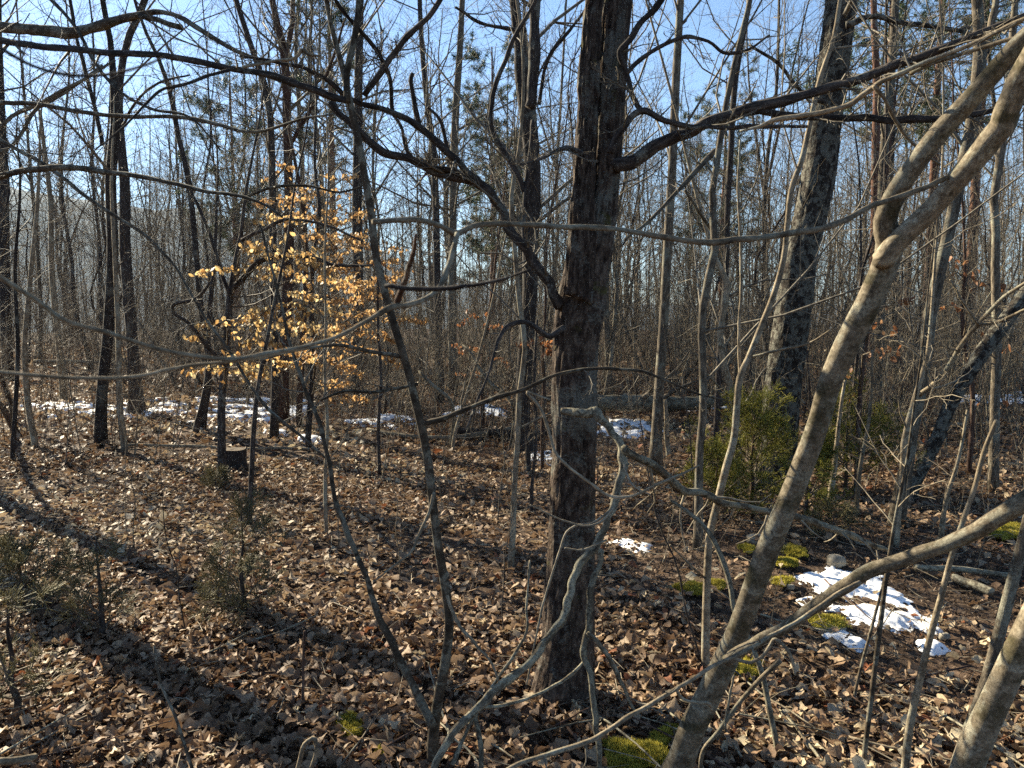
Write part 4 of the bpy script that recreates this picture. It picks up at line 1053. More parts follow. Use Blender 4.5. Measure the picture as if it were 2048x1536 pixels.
for label, stem_, sprays, Y, d in (
        ("young oak with rust leaves low in the gap beside the forked dark trunk", [(965, 800, 10), (965, 720, 9), (975, 650, 8), (985, 580, 6)], [[(965, 640), (940, 630), (925, 650)], [(970, 660), (990, 650), (1010, 660)], [(968, 690), (930, 700), (910, 690)], [(970, 720), (1000, 715), (1015, 730)], [(966, 740), (940, 750), (915, 745)]], 10.5, 120),
        ("young oak with orange leaves tucked against the big oak's trunk", [(1085, 850, 8), (1088, 760, 8), (1084, 700, 6), (1090, 640, 5)], [[(1085, 690), (1065, 685), (1050, 690)], [(1088, 690), (1105, 685), (1118, 692)], [(1085, 710), (1100, 705), (1112, 712)]], 8.0, 130),
        ("young oak with sparse brown leaves between the two leaning trunks", [(1715, 900, 10), (1722, 760, 9), (1735, 660, 8), (1745, 580, 6)], [[(1720, 720), (1700, 735), (1690, 760)], [(1725, 710), (1760, 700), (1800, 705)], [(1740, 620), (1780, 610), (1820, 600)], [(1735, 650), (1770, 650), (1790, 660)], [(1718, 800), (1700, 790), (1690, 800)]], 6.6, 42),
        ("young oak with hanging brown leaves near the right border, past the dark leaning trunk", [(1940, 920, 10), (1945, 780, 9), (1925, 640, 8), (1930, 540, 6)], [[(1930, 560), (1915, 545), (1930, 520)], [(1935, 620), (1900, 610), (1870, 620)], [(1945, 800), (1990, 810), (2030, 805)], [(1940, 700), (1970, 690), (2010, 700)], [(1940, 580), (1980, 570), (2020, 580)]], 7.2, 42)):
    t_ = Tree("oak_sapling", label, "tree", stem_, 'red', Y=Y, top=4.5, k=7, n=24)
    t_.crown(**bs)
    t_.done()
    leafy(t_, sprays, Y, 'rust', d * 0.7, 0.04, 0.075, nparts=120)

# ------------------------------------------------------------------ cedars
def cedar(name, label, px, py, h, w, mat, n1=34, n2=9, n3=9, stem='red', cat="cedar", Y=None, leanx=0.0, sparse=1.0):
    g = ground_at(px, py) if Y is None else at(px, py, Y)
    g[2] = float(terrain(g[0], g[1]))
    t_ = thing(name, label, cat, g)
    P_ = np.stack([g[0] + leanx * np.linspace(0, 1, 12), g[1] + 0 * np.linspace(0, 1, 12), g[2] - 0.03 + h * np.linspace(0, 1, 12)], -1)
    R_ = np.linspace(0.012 + h * 0.009, 0.003, 12)
    P_ = wiggle(P_, R_, 1.2)
    Acc().tubes(P_, R_, 7).build("trunk", M[stem], t_)
    p1, r1 = spawn(P_[None], R_[None], n1, 0.12, 0.98, (55, 85), (w * 0.65, w * 1.15), 0.45, 7, 0.13, 0.09, 0.0015, rel=False)
    sc = 1.12 - 0.75 * np.clip((p1[:, 0, 2] - g[2]) / h, 0, 1)
    p1 = p1[:, :1] + (p1 - p1[:, :1]) * sc[:, None, None]
    p2, r2 = spawn(p1, r1, n2, 0.2, 0.98, (25, 60), (0.25, 0.5), 0.6, 5, 0.15, 0.06, 0.001)
    c = Acc().tubes(p1, r1, 4).tubes(p2, r2, 3)
    c.build("branchwork", M['browntwig'], t_, kind="stuff")
    p3, r3 = spawn(np.concatenate([p2]), np.concatenate([r2]), n3, 0.1, 1.0, (20, 60), (0.035 * sparse, 0.085 * sparse), 1.0, 3, 0.2, 0.1, 0.0012, rel=False, taper=0.6)
    tn = np.clip(RNG.normal(0.5, 0.22, len(p3)), 0, 1)
    f = Acc().tubes(p3, np.maximum(r3, 0.0013), 3, tint=tn)
    p4, r4 = spawn(p3, r3, 3, 0.1, 0.9, (30, 60), (0.012, 0.032), 1.0, 2, 0.2, 0.1, 0.0011, rel=False, taper=0.5)
    f.tubes(p4, np.maximum(r4, 0.0011), 3, tint=np.repeat(tn, 3))
    f.build("foliage", M[mat], t_, kind="stuff")
    return t_


cedar("cedar_tree", "bright yellow-green feathery young cedar before the stout lichened trunk", 1502, 1035, 0.86, 0.60, 'cedar', 44, 10, 7)
cedar("cedar_tree", "low green cedar spreading at the crooked tan tree's side", 1432, 1045, 0.5, 0.45, 'cedar', 26, 9, 7)
cedar("cedar_tree", "dull shaded cedar standing behind the pale leaning trunk", 1688, 985, 0.9, 0.68, 'cedar', 36, 10, 8, sparse=1.1)
cedar("cedar_tree", "small cedar tuft showing between the bright cedar and the leaning trunk", 1612, 1060, 0.62, 0.36, 'cedar', 20, 9, 7)
cedar("cedar_seedling", "sparse olive cedar seedling alone in the sunny leaves", 490, 1245, 0.62, 0.34, 'drycedar', 20, 7, 6, 'dark', "seedling")
cedar("cedar_seedling", "dark sparse cedar seedling at the shaded lower left border", 30, 1440, 0.55, 0.30, 'drycedar', 12, 6, 5, 'dark', "seedling")
cedar("cedar_seedling", "wispy thin cedar seedling beside the long trunk shadow", 205, 1285, 0.55, 0.24, 'drycedar', 12, 6, 5, 'dark', "seedling")
cedar("cedar_seedling", "green ground-hugging cedar seedling at the left border, above the dark one", 45, 1225, 0.34, 0.36, 'drycedar', 18, 8, 7, 'dark', "seedling")
cedar("cedar_seedling", "tiny dry tan seedling at the foot of the golden beech", 432, 985, 0.20, 0.20, 'drycedar', 12, 6, 6, 'dark', "seedling")
cedar("cedar_seedling", "tiny dull seedling between the cedar and the near snow", 1665, 1085, 0.22, 0.22, 'drycedar', 12, 6, 6, 'dark', "seedling")

# ------------------------------------------------------------------ pines behind
def pine(label, px, Y, H, w, zlo, seed=0, mat='pine', tufts=18):
    x = (px - 1024) / FOC * Y
    g = np.array([x, Y, float(terrain(x, Y))])
    t_ = thing("pine_tree", label, "pine", g)
    P_ = wiggle(np.stack([x + 0 * np.linspace(0, 1, 14), Y + 0 * np.linspace(0, 1, 14), g[2] + H * np.linspace(0, 1, 14)], -1), np.linspace(0.14, 0.03, 14), 0.5)
    R_ = np.linspace(0.012 * H, 0.02, 14)
    Acc().tubes(P_, R_, 9).build("trunk", M[mat], t_)
    p1, r1 = spawn(P_[None], R_[None], 60, zlo / H, 0.98, (62, 95), (w * 0.5, w), 0.28, 7, 0.12, 0.03, 0.004, rel=False)
    p2, r2 = spawn(p1, r1, 7, 0.25, 0.98, (30, 65), (0.2, 0.42), 0.6, 5, 0.15, 0.05, 0.003)
    Acc().tubes(p1, r1, 5).tubes(p2, r2, 3).build("branchwork", M['twig'], t_, kind="stuff")
    tips = np.concatenate([p2[:, 2:].reshape(-1, 3), p1[:, -2:].reshape(-1, 3)])
    n = len(tips) * tufts
    b = np.repeat(tips, tufts, 0) + RNG.normal(size=(n, 3)) * 0.03
    d = unit(RNG.normal(size=(n, 3)) + np.array([0, 0, 0.5]))
    s = unit(np.cross(d, RNG.normal(size=(n, 3)))) * 0.008
    L = (0.10 + 0.06 * RNG.random(n))[:, None]
    V = np.stack([b - s, b + s, b + d * L], 1)
    a = Acc()
    a.raw(V, [np.arange(3 * n).reshape(n, 3)], tint=np.repeat(np.clip(RNG.normal(0.5, 0.25, n), 0, 1), 3))
    a.build("foliage", M['needle'], t_, kind="stuff")


pine("tall reddish pine with thin blue-green tufts against the sky, behind the stout lichened trunk", 1756, 17.0, 12.5, 2.6, 5.0)
pine("pine with tufts reaching the sky's top border, past the tall forking grey trunk", 1935, 21.0, 14.0, 3.0, 6.5)
pine("green pine showing high beside the pale leaning leaders", 1850, 19.0, 12.5, 2.8, 5.5)
pine("small dark pine seen between the forked trunk and the hanging limbs", 985, 24.0, 9.5, 1.7, 3.0)
pine("dark pine showing behind the golden beech's top", 478, 27.0, 10.0, 1.9, 3.5)
pine("narrow pine whose dark top stands beside the thin forked sapling", 672, 25.0, 13.0, 1.8, 6.0)
pine("distant pine low behind the central oak's limbs", 1000, 33.0, 9.0, 2.2, 2.0)
pine("distant dark pine between the oak and the lichened trunk", 1440, 27.0, 9.5, 2.0, 2.5)

# ------------------------------------------------------------------ the wood behind: single trees copied from a few grown ones
def grown(H, r0, mat, twm, n1, t0, ln, per2, per3, rmin, bend=0.25, k=7, fork=False):
    z = np.linspace(0, 1, 17)
    q1, q2 = RNG.random() * 99, RNG.random() * 99
    P_ = np.stack([bend * (vnoise(z * 2.6, 1.7, q1) + 0.45 * vnoise(z * 7, 1.7, q1)), bend * (vnoise(z * 2.6, 9.7, q2) + 0.45 * vnoise(z * 7, 9.7, q2)), z * H], -1)
    P_ -= P_[0] * np.array([1, 1, 0])
    P_[:, 2] -= 0.06
    R_ = r0 * (1 - 0.8 * z ** 1.1) * (1 + 0.25 * np.exp(-z * H / 0.25))
    tr = Acc().tubes(P_, R_, k, cap=True)
    c = Acc()
    PP, RR = [P_[None]], [R_[None]]
    if fork:
        q, s = spawn(P_[None], R_[None], 2, 0.3, 0.55, (14, 26), (0.45, 0.6), 0.75, 13, 0.05, 0.05, 0.004)
        tr.tubes(q, s, 6)
        PP.append(q)
        RR.append(s)
    for P0, R0 in zip(PP, RR):
        p1, r1 = spawn(P0, R0, max(3, n1 // len(P0)), t0, 0.99, (30, 75), ln, 0.36, 7, 0.14, 0.06, rmin * 2)
        p2, r2 = spawn(p1, r1, per2, 0.15, 0.98, (25, 65), (0.25, 0.5), 0.6, 5, 0.17, 0.04, rmin * 1.3)
        p3, r3 = spawn(p2, r2, per3, 0.15, 0.98, (25, 65), (0.3, 0.6), 0.7, 4, 0.2, 0.03, rmin)
        c.tubes(p1, r1, 4).tubes(p2, r2, 3).tubes(p3, r3, 3)
    return tr.mesh("trunk", M[mat]), c.mesh("crown", M[twm])


MARKS = [(-40, "left border"), (205, "snow-side trunk"), (450, "golden beech"), (562, "twin trunks"), (855, "forked sapling"), (1046, "forked trunk"),
         (1150, "big oak"), (1312, "log-end trunk"), (1550, "lichened trunk"), (1820, "leaning dark trunk"), (2090, "right border")]
ORD = ["first", "second", "third", "fourth", "fifth", "sixth", "seventh", "eighth", "ninth", "tenth", "eleventh", "twelfth", "thirteenth", "fourteenth", "fifteenth", "sixteenth"]


def gap(px):
    for a, b in zip(MARKS[:-1], MARKS[1:]):
        if px < b[0]:
            return a[1], b[1]
    return MARKS[-2][1], MARKS[-1][1]


def place(kind, cat, spots, kinds, adj, n_single, far_label, far_group, near_group, far_adj=None):
    """spots: rows x, y, scale, variant. The nearest n_single get a label of their own; the rest share one per gap."""
    spots = sorted(spots, key=lambda s: s[1])
    info = []
    for i, (x, y, sc, vi) in enumerate(spots):
        px = 1024 + FOC * x / (y * CP)
        info.append((i, px, gap(px)))
    count, label = {}, {}
    for i, px, g_ in sorted(info[:n_single], key=lambda s: s[1]):
        k = count.get(g_, 0)
        count[g_] = k + 1
        if k < len(ORD):
            label[i] = f"{adj} between the {g_[0]} and the {g_[1]}, {ORD[k]} from left"
    if far_adj:
        count = {}
        for i, px, g_ in sorted(info[n_single:], key=lambda s: s[1]):
            k = count.get(g_, 0)
            count[g_] = k + 1
            if k < len(ORD):
                label[i] = f"{far_adj} between the {g_[0]} and the {g_[1]}, {ORD[k]} from left"
    for i, px, g_ in info:
        x, y, sc, vi = spots[i]
        me_t, me_c = kinds[int(vi)]
        single = i in label
        t_ = thing(kind, label[i] if single else far_label.format(a=g_[0], b=g_[1]), cat, (x, y, float(terrain(x, y))),
                   (near_group if i < n_single or not far_adj else far_group) if single else far_group + " between " + g_[0] + " and " + g_[1])
        lean_ = 0.03 if kind == 'tree' else 0.09
        t_.rotation_euler = (RNG.normal() * lean_, RNG.normal() * lean_, RNG.random() * 6.28)
        t_.scale = (sc, sc, sc)
        for nm, me in (("stems" if cat == "shrub" else "stem" if cat in ("sapling", "seedling") else "trunk", me_t), ("crown", me_c)):
            o = bpy.data.objects.new(nm, me)
            COL.objects.link(o)
            o.parent = t_
            if nm in ("crown", "stems"):
                o["kind"] = "stuff"


SUNNY = ((1.85, 6.3), (1.9, 4.6), (0.2, 5.5))          # sunlit openings: no tree grows between them and the sun


def spots_in(n, y0, y1, lo, hi, s0, s1, nv, mind, lane=0.7):
    out, tries = [], 0
    while len(out) < n and tries < n * 60:
        tries += 1
        y = math.sqrt(y0 ** 2 + (y1 ** 2 - y0 ** 2) * RNG.random())
        px = lo + (hi - lo) * RNG.random()
        x = (px - 1024) / FOC * y
        if lane and 1165 < px < 1510 and y < 11.8:          # the view to the fallen log stays open
            continue
        if lane and any(0.5 < (q := (x - s[0]) * -math.sin(SUN_AZ) + (y - s[1]) * math.cos(SUN_AZ)) < 22 and abs((x - s[0]) * math.cos(SUN_AZ) + (y - s[1]) * math.sin(SUN_AZ)) < lane for s in SUNNY):
            continue
        if all((x - a[0]) ** 2 + (y - a[1]) ** 2 > mind ** 2 for a in out):
            out.append((x, y, s0 + (s1 - s0) * RNG.random(), RNG.integers(nv)))
    return out


TALL = [grown(H, r, m, 'twig', n, t0, (0.16, 0.34), 6, 4, 0.0026, 0.55, 7, fk) for H, r, m, n, t0, fk in
        ((13, 0.070, 'dark', 28, 0.25, False), (14, 0.085, 'dark', 30, 0.25, True), (12, 0.05, 'grey', 26, 0.2, False), (15, 0.095, 'grey', 30, 0.28, True), (11, 0.045, 'dark', 26, 0.2, False), (13, 0.075, 'red', 28, 0.28, False), (12, 0.06, 'grey', 26, 0.25, True), (14, 0.065, 'dark', 28, 0.3, False))]
LOW = [grown(H, r, m, tw, n, 0.12, (0.22, 0.45), 7, 5, 0.0016, 0.5, 6) for H, r, m, tw, n in
       ((5.5, 0.030, 'dark', 'twig', 22), (6.5, 0.035, 'grey', 'twig', 24), (4.6, 0.024, 'dark', 'browntwig', 20), (7.2, 0.04, 'grey', 'twig', 24), (5.0, 0.026, 'tan', 'tantwig', 22), (6.0, 0.032, 'dark', 'browntwig', 24))]
WHIP = [grown(H, r, m, tw, n, 0.18, (0.12, 0.32), 3, 2, 0.0016, 0.26, 5) for H, r, m, tw, n in
        ((3.6, 0.011, 'tan', 'tantwig', 10), (4.8, 0.015, 'tan', 'tantwig', 12), (2.6, 0.008, 'grey', 'browntwig', 9), (5.6, 0.018, 'grey', 'tantwig', 12), (4.2, 0.012, 'tan', 'browntwig', 11), (3.0, 0.009, 'tan', 'tantwig', 9), (6.2, 0.02, 'dark', 'browntwig', 12))]

place("tree", "tree", spots_in(20, 15, 24, -30, 2080, 0.8, 1.05, 8, 0.9) + spots_in(84, 24, 52, -30, 2080, 0.75, 1.1, 8, 1.0), TALL, "nearer tall bare tree", 20,
      "distant bare tree crowding the gap between {a} and {b}", "distant bare trees", "bare trees of the middle wood", "distant bare tree")
place("understory_tree", "small tree", spots_in(12, 10, 17, -30, 500, 0.75, 1.1, 6, 0.7) + spots_in(22, 9.5, 17, 1100, 2080, 0.75, 1.1, 6, 0.7) + spots_in(120, 15, 38, -30, 2080, 0.8, 1.3, 6, 0.8, 1.2), LOW, "nearer low twiggy tree", 34,
      "far low twiggy tree in the tangle between {a} and {b}", "far twiggy understory trees", "twiggy understory trees", "far low twiggy tree")
place("sapling", "sapling", spots_in(150, 8.5, 20, 1240, 2090, 0.7, 1.15, 7, 0.25) + spots_in(95, 10, 24, -30, 1240, 0.6, 1.05, 7, 0.3), WHIP, "nearer upright thin whip", 70,
      "farther thin whip in the thicket between {a} and {b}", "saplings of the thicket", "saplings", "farther thin whip")

place("bare_seedling", "seedling", spots_in(52, 2.7, 8.5, -30, 2080, 0.16, 0.36, 7, 0.25, 0), WHIP, "knee-high bare seedling", 52, "bare seedling between {a} and {b}", "bare seedlings", "bare seedlings standing in the litter")

def shrub(nst, H, r, mat, twm, spread):
    b0 = RNG.normal(size=(nst, 2)) * spread
    q = np.linspace(0, 1, 8)
    hh = H * (0.5 + 0.7 * RNG.random(nst))
    ln_ = RNG.normal(size=(nst, 2)) * 0.22
    P_ = np.empty((nst, 8, 3))
    for j in range(2):
        P_[:, :, j] = b0[:, j:j + 1] + ln_[:, j:j + 1] * hh[:, None] * q + 0.05 * vnoise(q[None] * 4, np.arange(nst)[:, None] * 3.1 + j * 17, seed=int(RNG.integers(999))) * q * hh[:, None]
    P_[:, :, 2] = hh[:, None] * q - 0.05
    R_ = r * (0.6 + 0.8 * RNG.random(nst))[:, None] * (1 - 0.7 * q)[None]
    p1, r1 = spawn(P_, R_, 7, 0.15, 0.98, (20, 65), (0.2, 0.5), 0.6, 5, 0.18, 0.05, 0.0012)
    p2, r2 = spawn(p1, r1, 4, 0.2, 0.98, (25, 65), (0.3, 0.7), 0.7, 4, 0.2, 0.03, 0.001)
    return Acc().tubes(P_, R_, 5).mesh("stems", M[mat]), Acc().tubes(p1, r1, 3).tubes(p2, r2, 3).mesh("crown", M[twm])


BRUSH = [shrub(n_, H_, r_, m_, tw_, s_) for n_, H_, r_, m_, tw_, s_ in ((9, 2.2, 0.006, 'tan', 'browntwig', 0.35), (12, 1.6, 0.0045, 'red', 'browntwig', 0.45), (8, 3.0, 0.008, 'grey', 'twig', 0.4), (11, 2.5, 0.006, 'tan', 'tantwig', 0.5))]
place("bare_shrub", "shrub", spots_in(60, 8.5, 13, -30, 2080, 0.7, 1.1, 4, 0.45, 0.4) + spots_in(200, 13, 30, -30, 2080, 0.8, 1.3, 4, 0.5, 0.4), BRUSH, "nearer bare many-stemmed shrub", 60,
      "farther bare shrub in the brush between {a} and {b}", "far bare shrubs", "bare shrubs of the brush", "farther bare shrub")

# beyond those one could count: the far wood as one mass
c, cc = Acc(), Acc()
n = 330
y = np.sqrt(40 ** 2 + (105 ** 2 - 40 ** 2) * RNG.random(n))
px = -150 + 2350 * RNG.random(n)
x = (px - 1024) / FOC * y
H = 8 + 6 * RNG.random(n)
z0 = terrain(x, y)
tt = np.linspace(0, 1, 6)
P_ = np.stack([x[:, None] + RNG.normal(size=(n, 6)) * 0.12, y[:, None] + RNG.normal(size=(n, 6)) * 0.12, z0[:, None] - 0.1 + H[:, None] * tt], -1)
R_ = (0.05 + 0.06 * RNG.random(n))[:, None] * (1 - 0.8 * tt)[None]
p1, r1 = spawn(P_, R_, 9, 0.2, 0.98, (25, 65), (0.15, 0.35), 0.4, 4, 0.12, 0.08, 0.008)
p2, r2 = spawn(p1, r1, 4, 0.2, 0.98, (25, 60), (0.3, 0.6), 0.6, 3, 0.15, 0.05, 0.006)
c.tubes(P_, R_, 5).tubes(p1, r1, 3).tubes(p2, r2, 3)
n = 950
y = np.sqrt(14 ** 2 + (55 ** 2 - 14 ** 2) * RNG.random(n))
px = -150 + 2350 * RNG.random(n)
y = np.where((px < 900) & (y < 22), y + 14, y)
x = (px - 1024) / FOC * y
z0 = terrain(x, y)
H = 1.8 + 4.2 * RNG.random(n)
P_ = np.stack([x[:, None] + RNG.normal(size=(n, 6)) * 0.05, y[:, None] + RNG.normal(size=(n, 6)) * 0.05, z0[:, None] - 0.05 + H[:, None] * tt], -1)
R_ = (0.006 + 0.010 * RNG.random(n))[:, None] * (1 - 0.7 * tt)[None]
p1, r1 = spawn(P_, R_, 8, 0.15, 0.98, (20, 65), (0.2, 0.5), 0.6, 4, 0.18, 0.04, 0.003)
p2, r2 = spawn(p1, r1, 3, 0.2, 0.98, (25, 60), (0.3, 0.7), 0.7, 3, 0.18, 0.03, 0.0026)
c.tubes(P_, R_, 4).tubes(p1, r1, 3).tubes(p2, r2, 3)
o = c.build("far_woods", M['browntwig'])
tag(o, "far bare woods and brush closing the view behind the nearer trees", kind="stuff")

# ------------------------------------------------------------------ fallen wood, stump
def log(label, path, mat='grey', lift=0.3, k=12, relief=None, name="fallen_log", cat="log", stubs=0):
    A = []
    for px_, py_, w in path:
        g = ground_at(px_, py_)
        r = w / 2 / FOC * float(depth_of(g))
        A.append([g[0], g[1], g[2] + r * 0.9 + 0.02 + lift * r, r])
    S = spline(np.array(A), max(12, 6 * len(path)))
    P_ = wiggle(S[:, :3], S[:, 3], 0.25)
    t_ = thing(name, label, cat, P_[0])
    Acc().tubes(P_, S[:, 3], k, cap=True, disp=relief).build("stem", M[mat], t_)
    if stubs:
        p1, r1 = spawn(P_[None], S[None, :, 3], stubs, 0.1, 0.95, (40, 85), (0.12, 0.35), 0.4, 5, 0.15, 0.03, 0.004)
        p2, r2 = spawn(p1, r1, 3, 0.2, 0.95, (25, 60), (0.3, 0.6), 0.6, 4, 0.15, 0.0, 0.003)
        Acc().tubes(p1, r1, 5).tubes(p2, r2, 3).build("crown", M['browntwig'], t_, kind="stuff")
    return t_


log("thick mossy fallen log lying behind the oak, bark flaking", [(1190, 846, 32), (1260, 846, 32), (1330, 843, 29), (1400, 838, 26), (1455, 828, 21), (1475, 823, 14)], 'dead', 1.5, 16, ridges(6, 0.006), stubs=6)
log("pale thin log lying behind the oak, higher than the mossy log", [(1060, 812, 12), (1110, 814, 14), (1180, 816, 14), (1240, 815, 12)], 'grey', 1.2, stubs=5)
log("long pale fallen pole crossing the litter before the forked dark trunk", [(735, 868, 8), (800, 880, 9), (900, 886, 10), (960, 880, 11), (1030, 866, 10)], 'tan', 0.6, stubs=6)
log("dark rotten log at the forked trunk's foot", [(905, 872, 14), (980, 878, 16), (1060, 880, 14), (1110, 872, 10)], 'dark', 0.3, stubs=4)
log("thin straight pole lying on the leaves in front of the snow strip, reaching the stump", [(250, 896, 6), (330, 899, 7), (410, 900, 6), (445, 902, 5)], 'tan', 0.3)
log("thin pole lying beyond the stump toward the forked sapling", [(495, 905, 6), (560, 903, 6), (640, 905, 5)], 'tan', 0.3)
log("far fallen rail-like log beyond the snow strip at the border", [(70, 752, 8), (140, 752, 8), (210, 751, 7)], 'tan', 6.0)
log("grey lichened pole lying in shade past the near snow", [(1830, 1150, 13), (1900, 1152, 13), (1980, 1160, 11), (2040, 1165, 9)], 'dead', 0.4)
log("short rotten grey log on the soil right of the near snow", [(1905, 1170, 16), (1945, 1185, 18), (1985, 1200, 16)], 'dead', 0.1)
up = Tree("fallen_branch", "long pale dead branch leaning in the brush before the forked trunk", "branch", [(1022, 802, 8), (985, 770, 9), (960, 740, 8), (940, 705, 7), (925, 690, 5)], 'dead', 9.5, 10.2, k=6)
up.crown(per=5, t0=0.2, t1=0.9, ln=(0.2, 0.4), rr=0.5, per2=2, per3=0)
up.done()
up = Tree("fallen_branch", "pale broken branch slanting down left of the forked sapling's branch", "branch", [(900, 800, 8), (870, 775, 8), (846, 752, 7), (838, 742, 5)], 'dead', 9.5, 9.8, k=6)
up.done()

g = ground_at(470, 938)
stump = thing("tree_stump", "short dark cut stump behind the golden beech's foot", "stump", g)
h = np.linspace(0, 1, 10)
P_ = np.stack([g[0] + 0 * h, g[1] + 0 * h, g[2] - 0.05 + 0.26 * h], -1)
R_ = 0.108 * (1 + 0.35 * np.exp(-h * 6))
Acc().tubes(P_, R_, 48, disp=ridges(6, 0.010)).build("bark", M['dark'], stump)
a = np.arange(40) * 2 * math.pi / 40
rr_ = np.array([0.0, 0.3, 0.6, 0.85, 1.0]) * 0.112
V = np.stack([g[0] + rr_[:, None] * np.cos(a), g[1] + rr_[:, None] * np.sin(a), g[2] + 0.212 + 0.004 * vnoise(rr_[:, None] * 60, a[None] * 2, seed=9)], -1)
idx = np.arange(200).reshape(5, 40)
F = np.stack([idx[:-1], np.roll(idx[:-1], -1, 1), np.roll(idx[1:], -1, 1), idx[1:]], -1).reshape(-1, 4)
Acc().raw(V, [F]).build("cut_face", M['cut'], stump)

# ------------------------------------------------------------------ snow, moss, stones
def poly_field(poly, res, pad=0.12):
    G = np.array([ground_at(a_, b_)[:2] for a_, b_ in poly])
    lo, hi = G.min(0) - pad, G.max(0) + pad
    xs, ys = np.arange(lo[0], hi[0], res), np.arange(lo[1], hi[1], res)
    X, Y = np.meshgrid(xs, ys)
    sd = np.full(X.shape, 1e9)
    inside = np.zeros(X.shape, bool)
    for p, q in zip(G, np.roll(G, -1, 0)):
        e = q - p
        t_ = np.clip(((X - p[0]) * e[0] + (Y - p[1]) * e[1]) / (e @ e), 0, 1)
        sd = np.minimum(sd, np.hypot(X - p[0] - t_ * e[0], Y - p[1] - t_ * e[1]))
        c_ = (p[1] > Y) != (q[1] > Y)
        inside ^= c_ & (X < (q[0] - p[0]) * (Y - p[1]) / (q[1] - p[1] + 1e-12) + p[0])
    return X, Y, np.where(inside, sd, -sd)


def field_mesh(acc, X, Y, Z, keep):
    ny, nx = X.shape
    idx = np.arange(ny * nx).reshape(ny, nx)
    q = keep[:-1, :-1] & keep[1:, :-1] & keep[:-1, 1:] & keep[1:, 1:]
    F = np.stack([idx[:-1, :-1][q], idx[:-1, 1:][q], idx[1:, 1:][q], idx[1:, :-1][q]], -1)
    used, inv = np.unique(F, return_inverse=True)
    if len(used) == 0:
        return False
    V = np.stack([X, Y, Z], -1).reshape(-1, 3)[used]
    acc.raw(V, [inv.reshape(-1, 4)], V, np.clip(0.5 + 0.5 * vnoise(V[:, 0] * 30, V[:, 1] * 30, seed=3), 0, 1))
    return True


def snow(label, poly, res, thick, rough_, freq, hole=0.0, base=0.03, cap=0.55):
    X, Y, sd = poly_field(poly, res)
    if res < 0.013:
        CLEAR.append(np.array([ground_at(a_, b_)[:2] for a_, b_ in poly]))
    sd = np.minimum(sd, cap * rough_)
    f = sd + rough_ * (vnoise(X * freq, Y * freq, seed=21) + 0.5 * vnoise(X * freq * 2.6, Y * freq * 2.6, seed=22) + 0.3 * vnoise(X * freq * 6, Y * freq * 6, seed=23)) - hole
    u = f / (0.035 + 1.2 * res)
    rim = np.where(u > 0, 1 - np.exp(-np.clip(u, 0, 9)), u)
    Z = terrain(X, Y) + 0.018 + (0.012 + thick) * np.clip(rim, -1.4, 1) + (0.007 * vnoise(X * 14, Y * 14, seed=24) + 0.004 * vnoise(X * 40, Y * 40, seed=25)) * np.clip(u + 1, 0, 1)
    c_ = Acc()
    if field_mesh(c_, X, Y, Z, u > -1.5):
        o_ = c_.build("snow_patch", M['snow'])
        tag(o_, label, kind="stuff")


snow("largest near patch of melting white snow beside the yellow moss", [(1594, 1128), (1625, 1134), (1660, 1140), (1700, 1142), (1745, 1155), (1790, 1185), (1840, 1205), (1856, 1228), (1870, 1244), (1820, 1232), (1770, 1205), (1720, 1200), (1680, 1190), (1635, 1185), (1600, 1165), (1615, 1150)], 0.010, 0.005, 0.055, 9, 0.050, cap=1.2)
snow("ragged lower tongue of snow, just under the largest near patch", [(1640, 1222), (1680, 1215), (1720, 1213), (1760, 1222), (1810, 1232), (1860, 1255), (1870, 1268), (1825, 1248), (1800, 1262), (1775, 1252), (1740, 1248), (1715, 1240), (1690, 1228)], 0.010, 0.004, 0.055, 10, 0.034, cap=0.8)
snow("small sliver of snow below the mossy flat stone", [(1668, 1262), (1700, 1270), (1730, 1290), (1715, 1296), (1690, 1282), (1660, 1275), (1650, 1268)], 0.01, 0.015, 0.022, 12)
snow("small lone snow lump beside the straight slim tan stem", [(1838, 1285), (1860, 1282), (1885, 1296), (1870, 1306), (1845, 1300)], 0.01, 0.018, 0.02, 12)
snow("tiny snow fleck under the pale leaning branch, left of the largest patch", [(1606, 1202), (1625, 1198), (1632, 1205), (1612, 1209)], 0.01, 0.015, 0.012, 12)
snow("thin snow patch in the litter behind the oak, near its foot", [(1224, 1086), (1255, 1084), (1300, 1092), (1290, 1100), (1240, 1096)], 0.016, 0.016, 0.04, 7)
snow("snow patch against the forked dark trunk, left of the oak", [(1068, 908), (1095, 903), (1112, 912), (1108, 930), (1085, 932), (1060, 922)], 0.02, 0.04, 0.06, 6, base=0.045)
snow("long broken snow strip in the clearing at the left", [(55, 812), (150, 808), (330, 800), (470, 797), (590, 803), (640, 815), (600, 838), (520, 850), (400, 856), (280, 842), (150, 838), (70, 826)], 0.028, 0.04, 0.32, 3.2, 0.22, 0.035)
snow("thin snow line in front of the twin trunks", [(515, 858), (560, 866), (620, 876), (660, 884), (640, 890), (580, 878), (530, 868)], 0.022, 0.035, 0.2, 5.0, 0.08, 0.035)
snow("snow patch between the forked sapling and the brush behind", [(690, 838), (760, 834), (840, 836), (850, 852), (790, 862), (710, 854)], 0.028, 0.04, 0.26, 4.2, 0.16, 0.035)
snow("snow showing through brush near the fallen pale logs", [(900, 818), (990, 815), (1010, 830), (950, 838), (890, 832)], 0.04, 0.05, 0.25, 1.8, 0.06, 0.06)
snow("snow patches under the thick mossy log", [(1195, 845), (1290, 842), (1310, 858), (1290, 876), (1210, 870)], 0.028, 0.04, 0.26, 4.2, 0.10, 0.035)
snow("snow beyond the mossy log, at its thin end", [(1340, 808), (1470, 800), (1520, 806), (1480, 818), (1380, 822)], 0.05, 0.05, 0.3, 1.4, 0.05, 0.06)
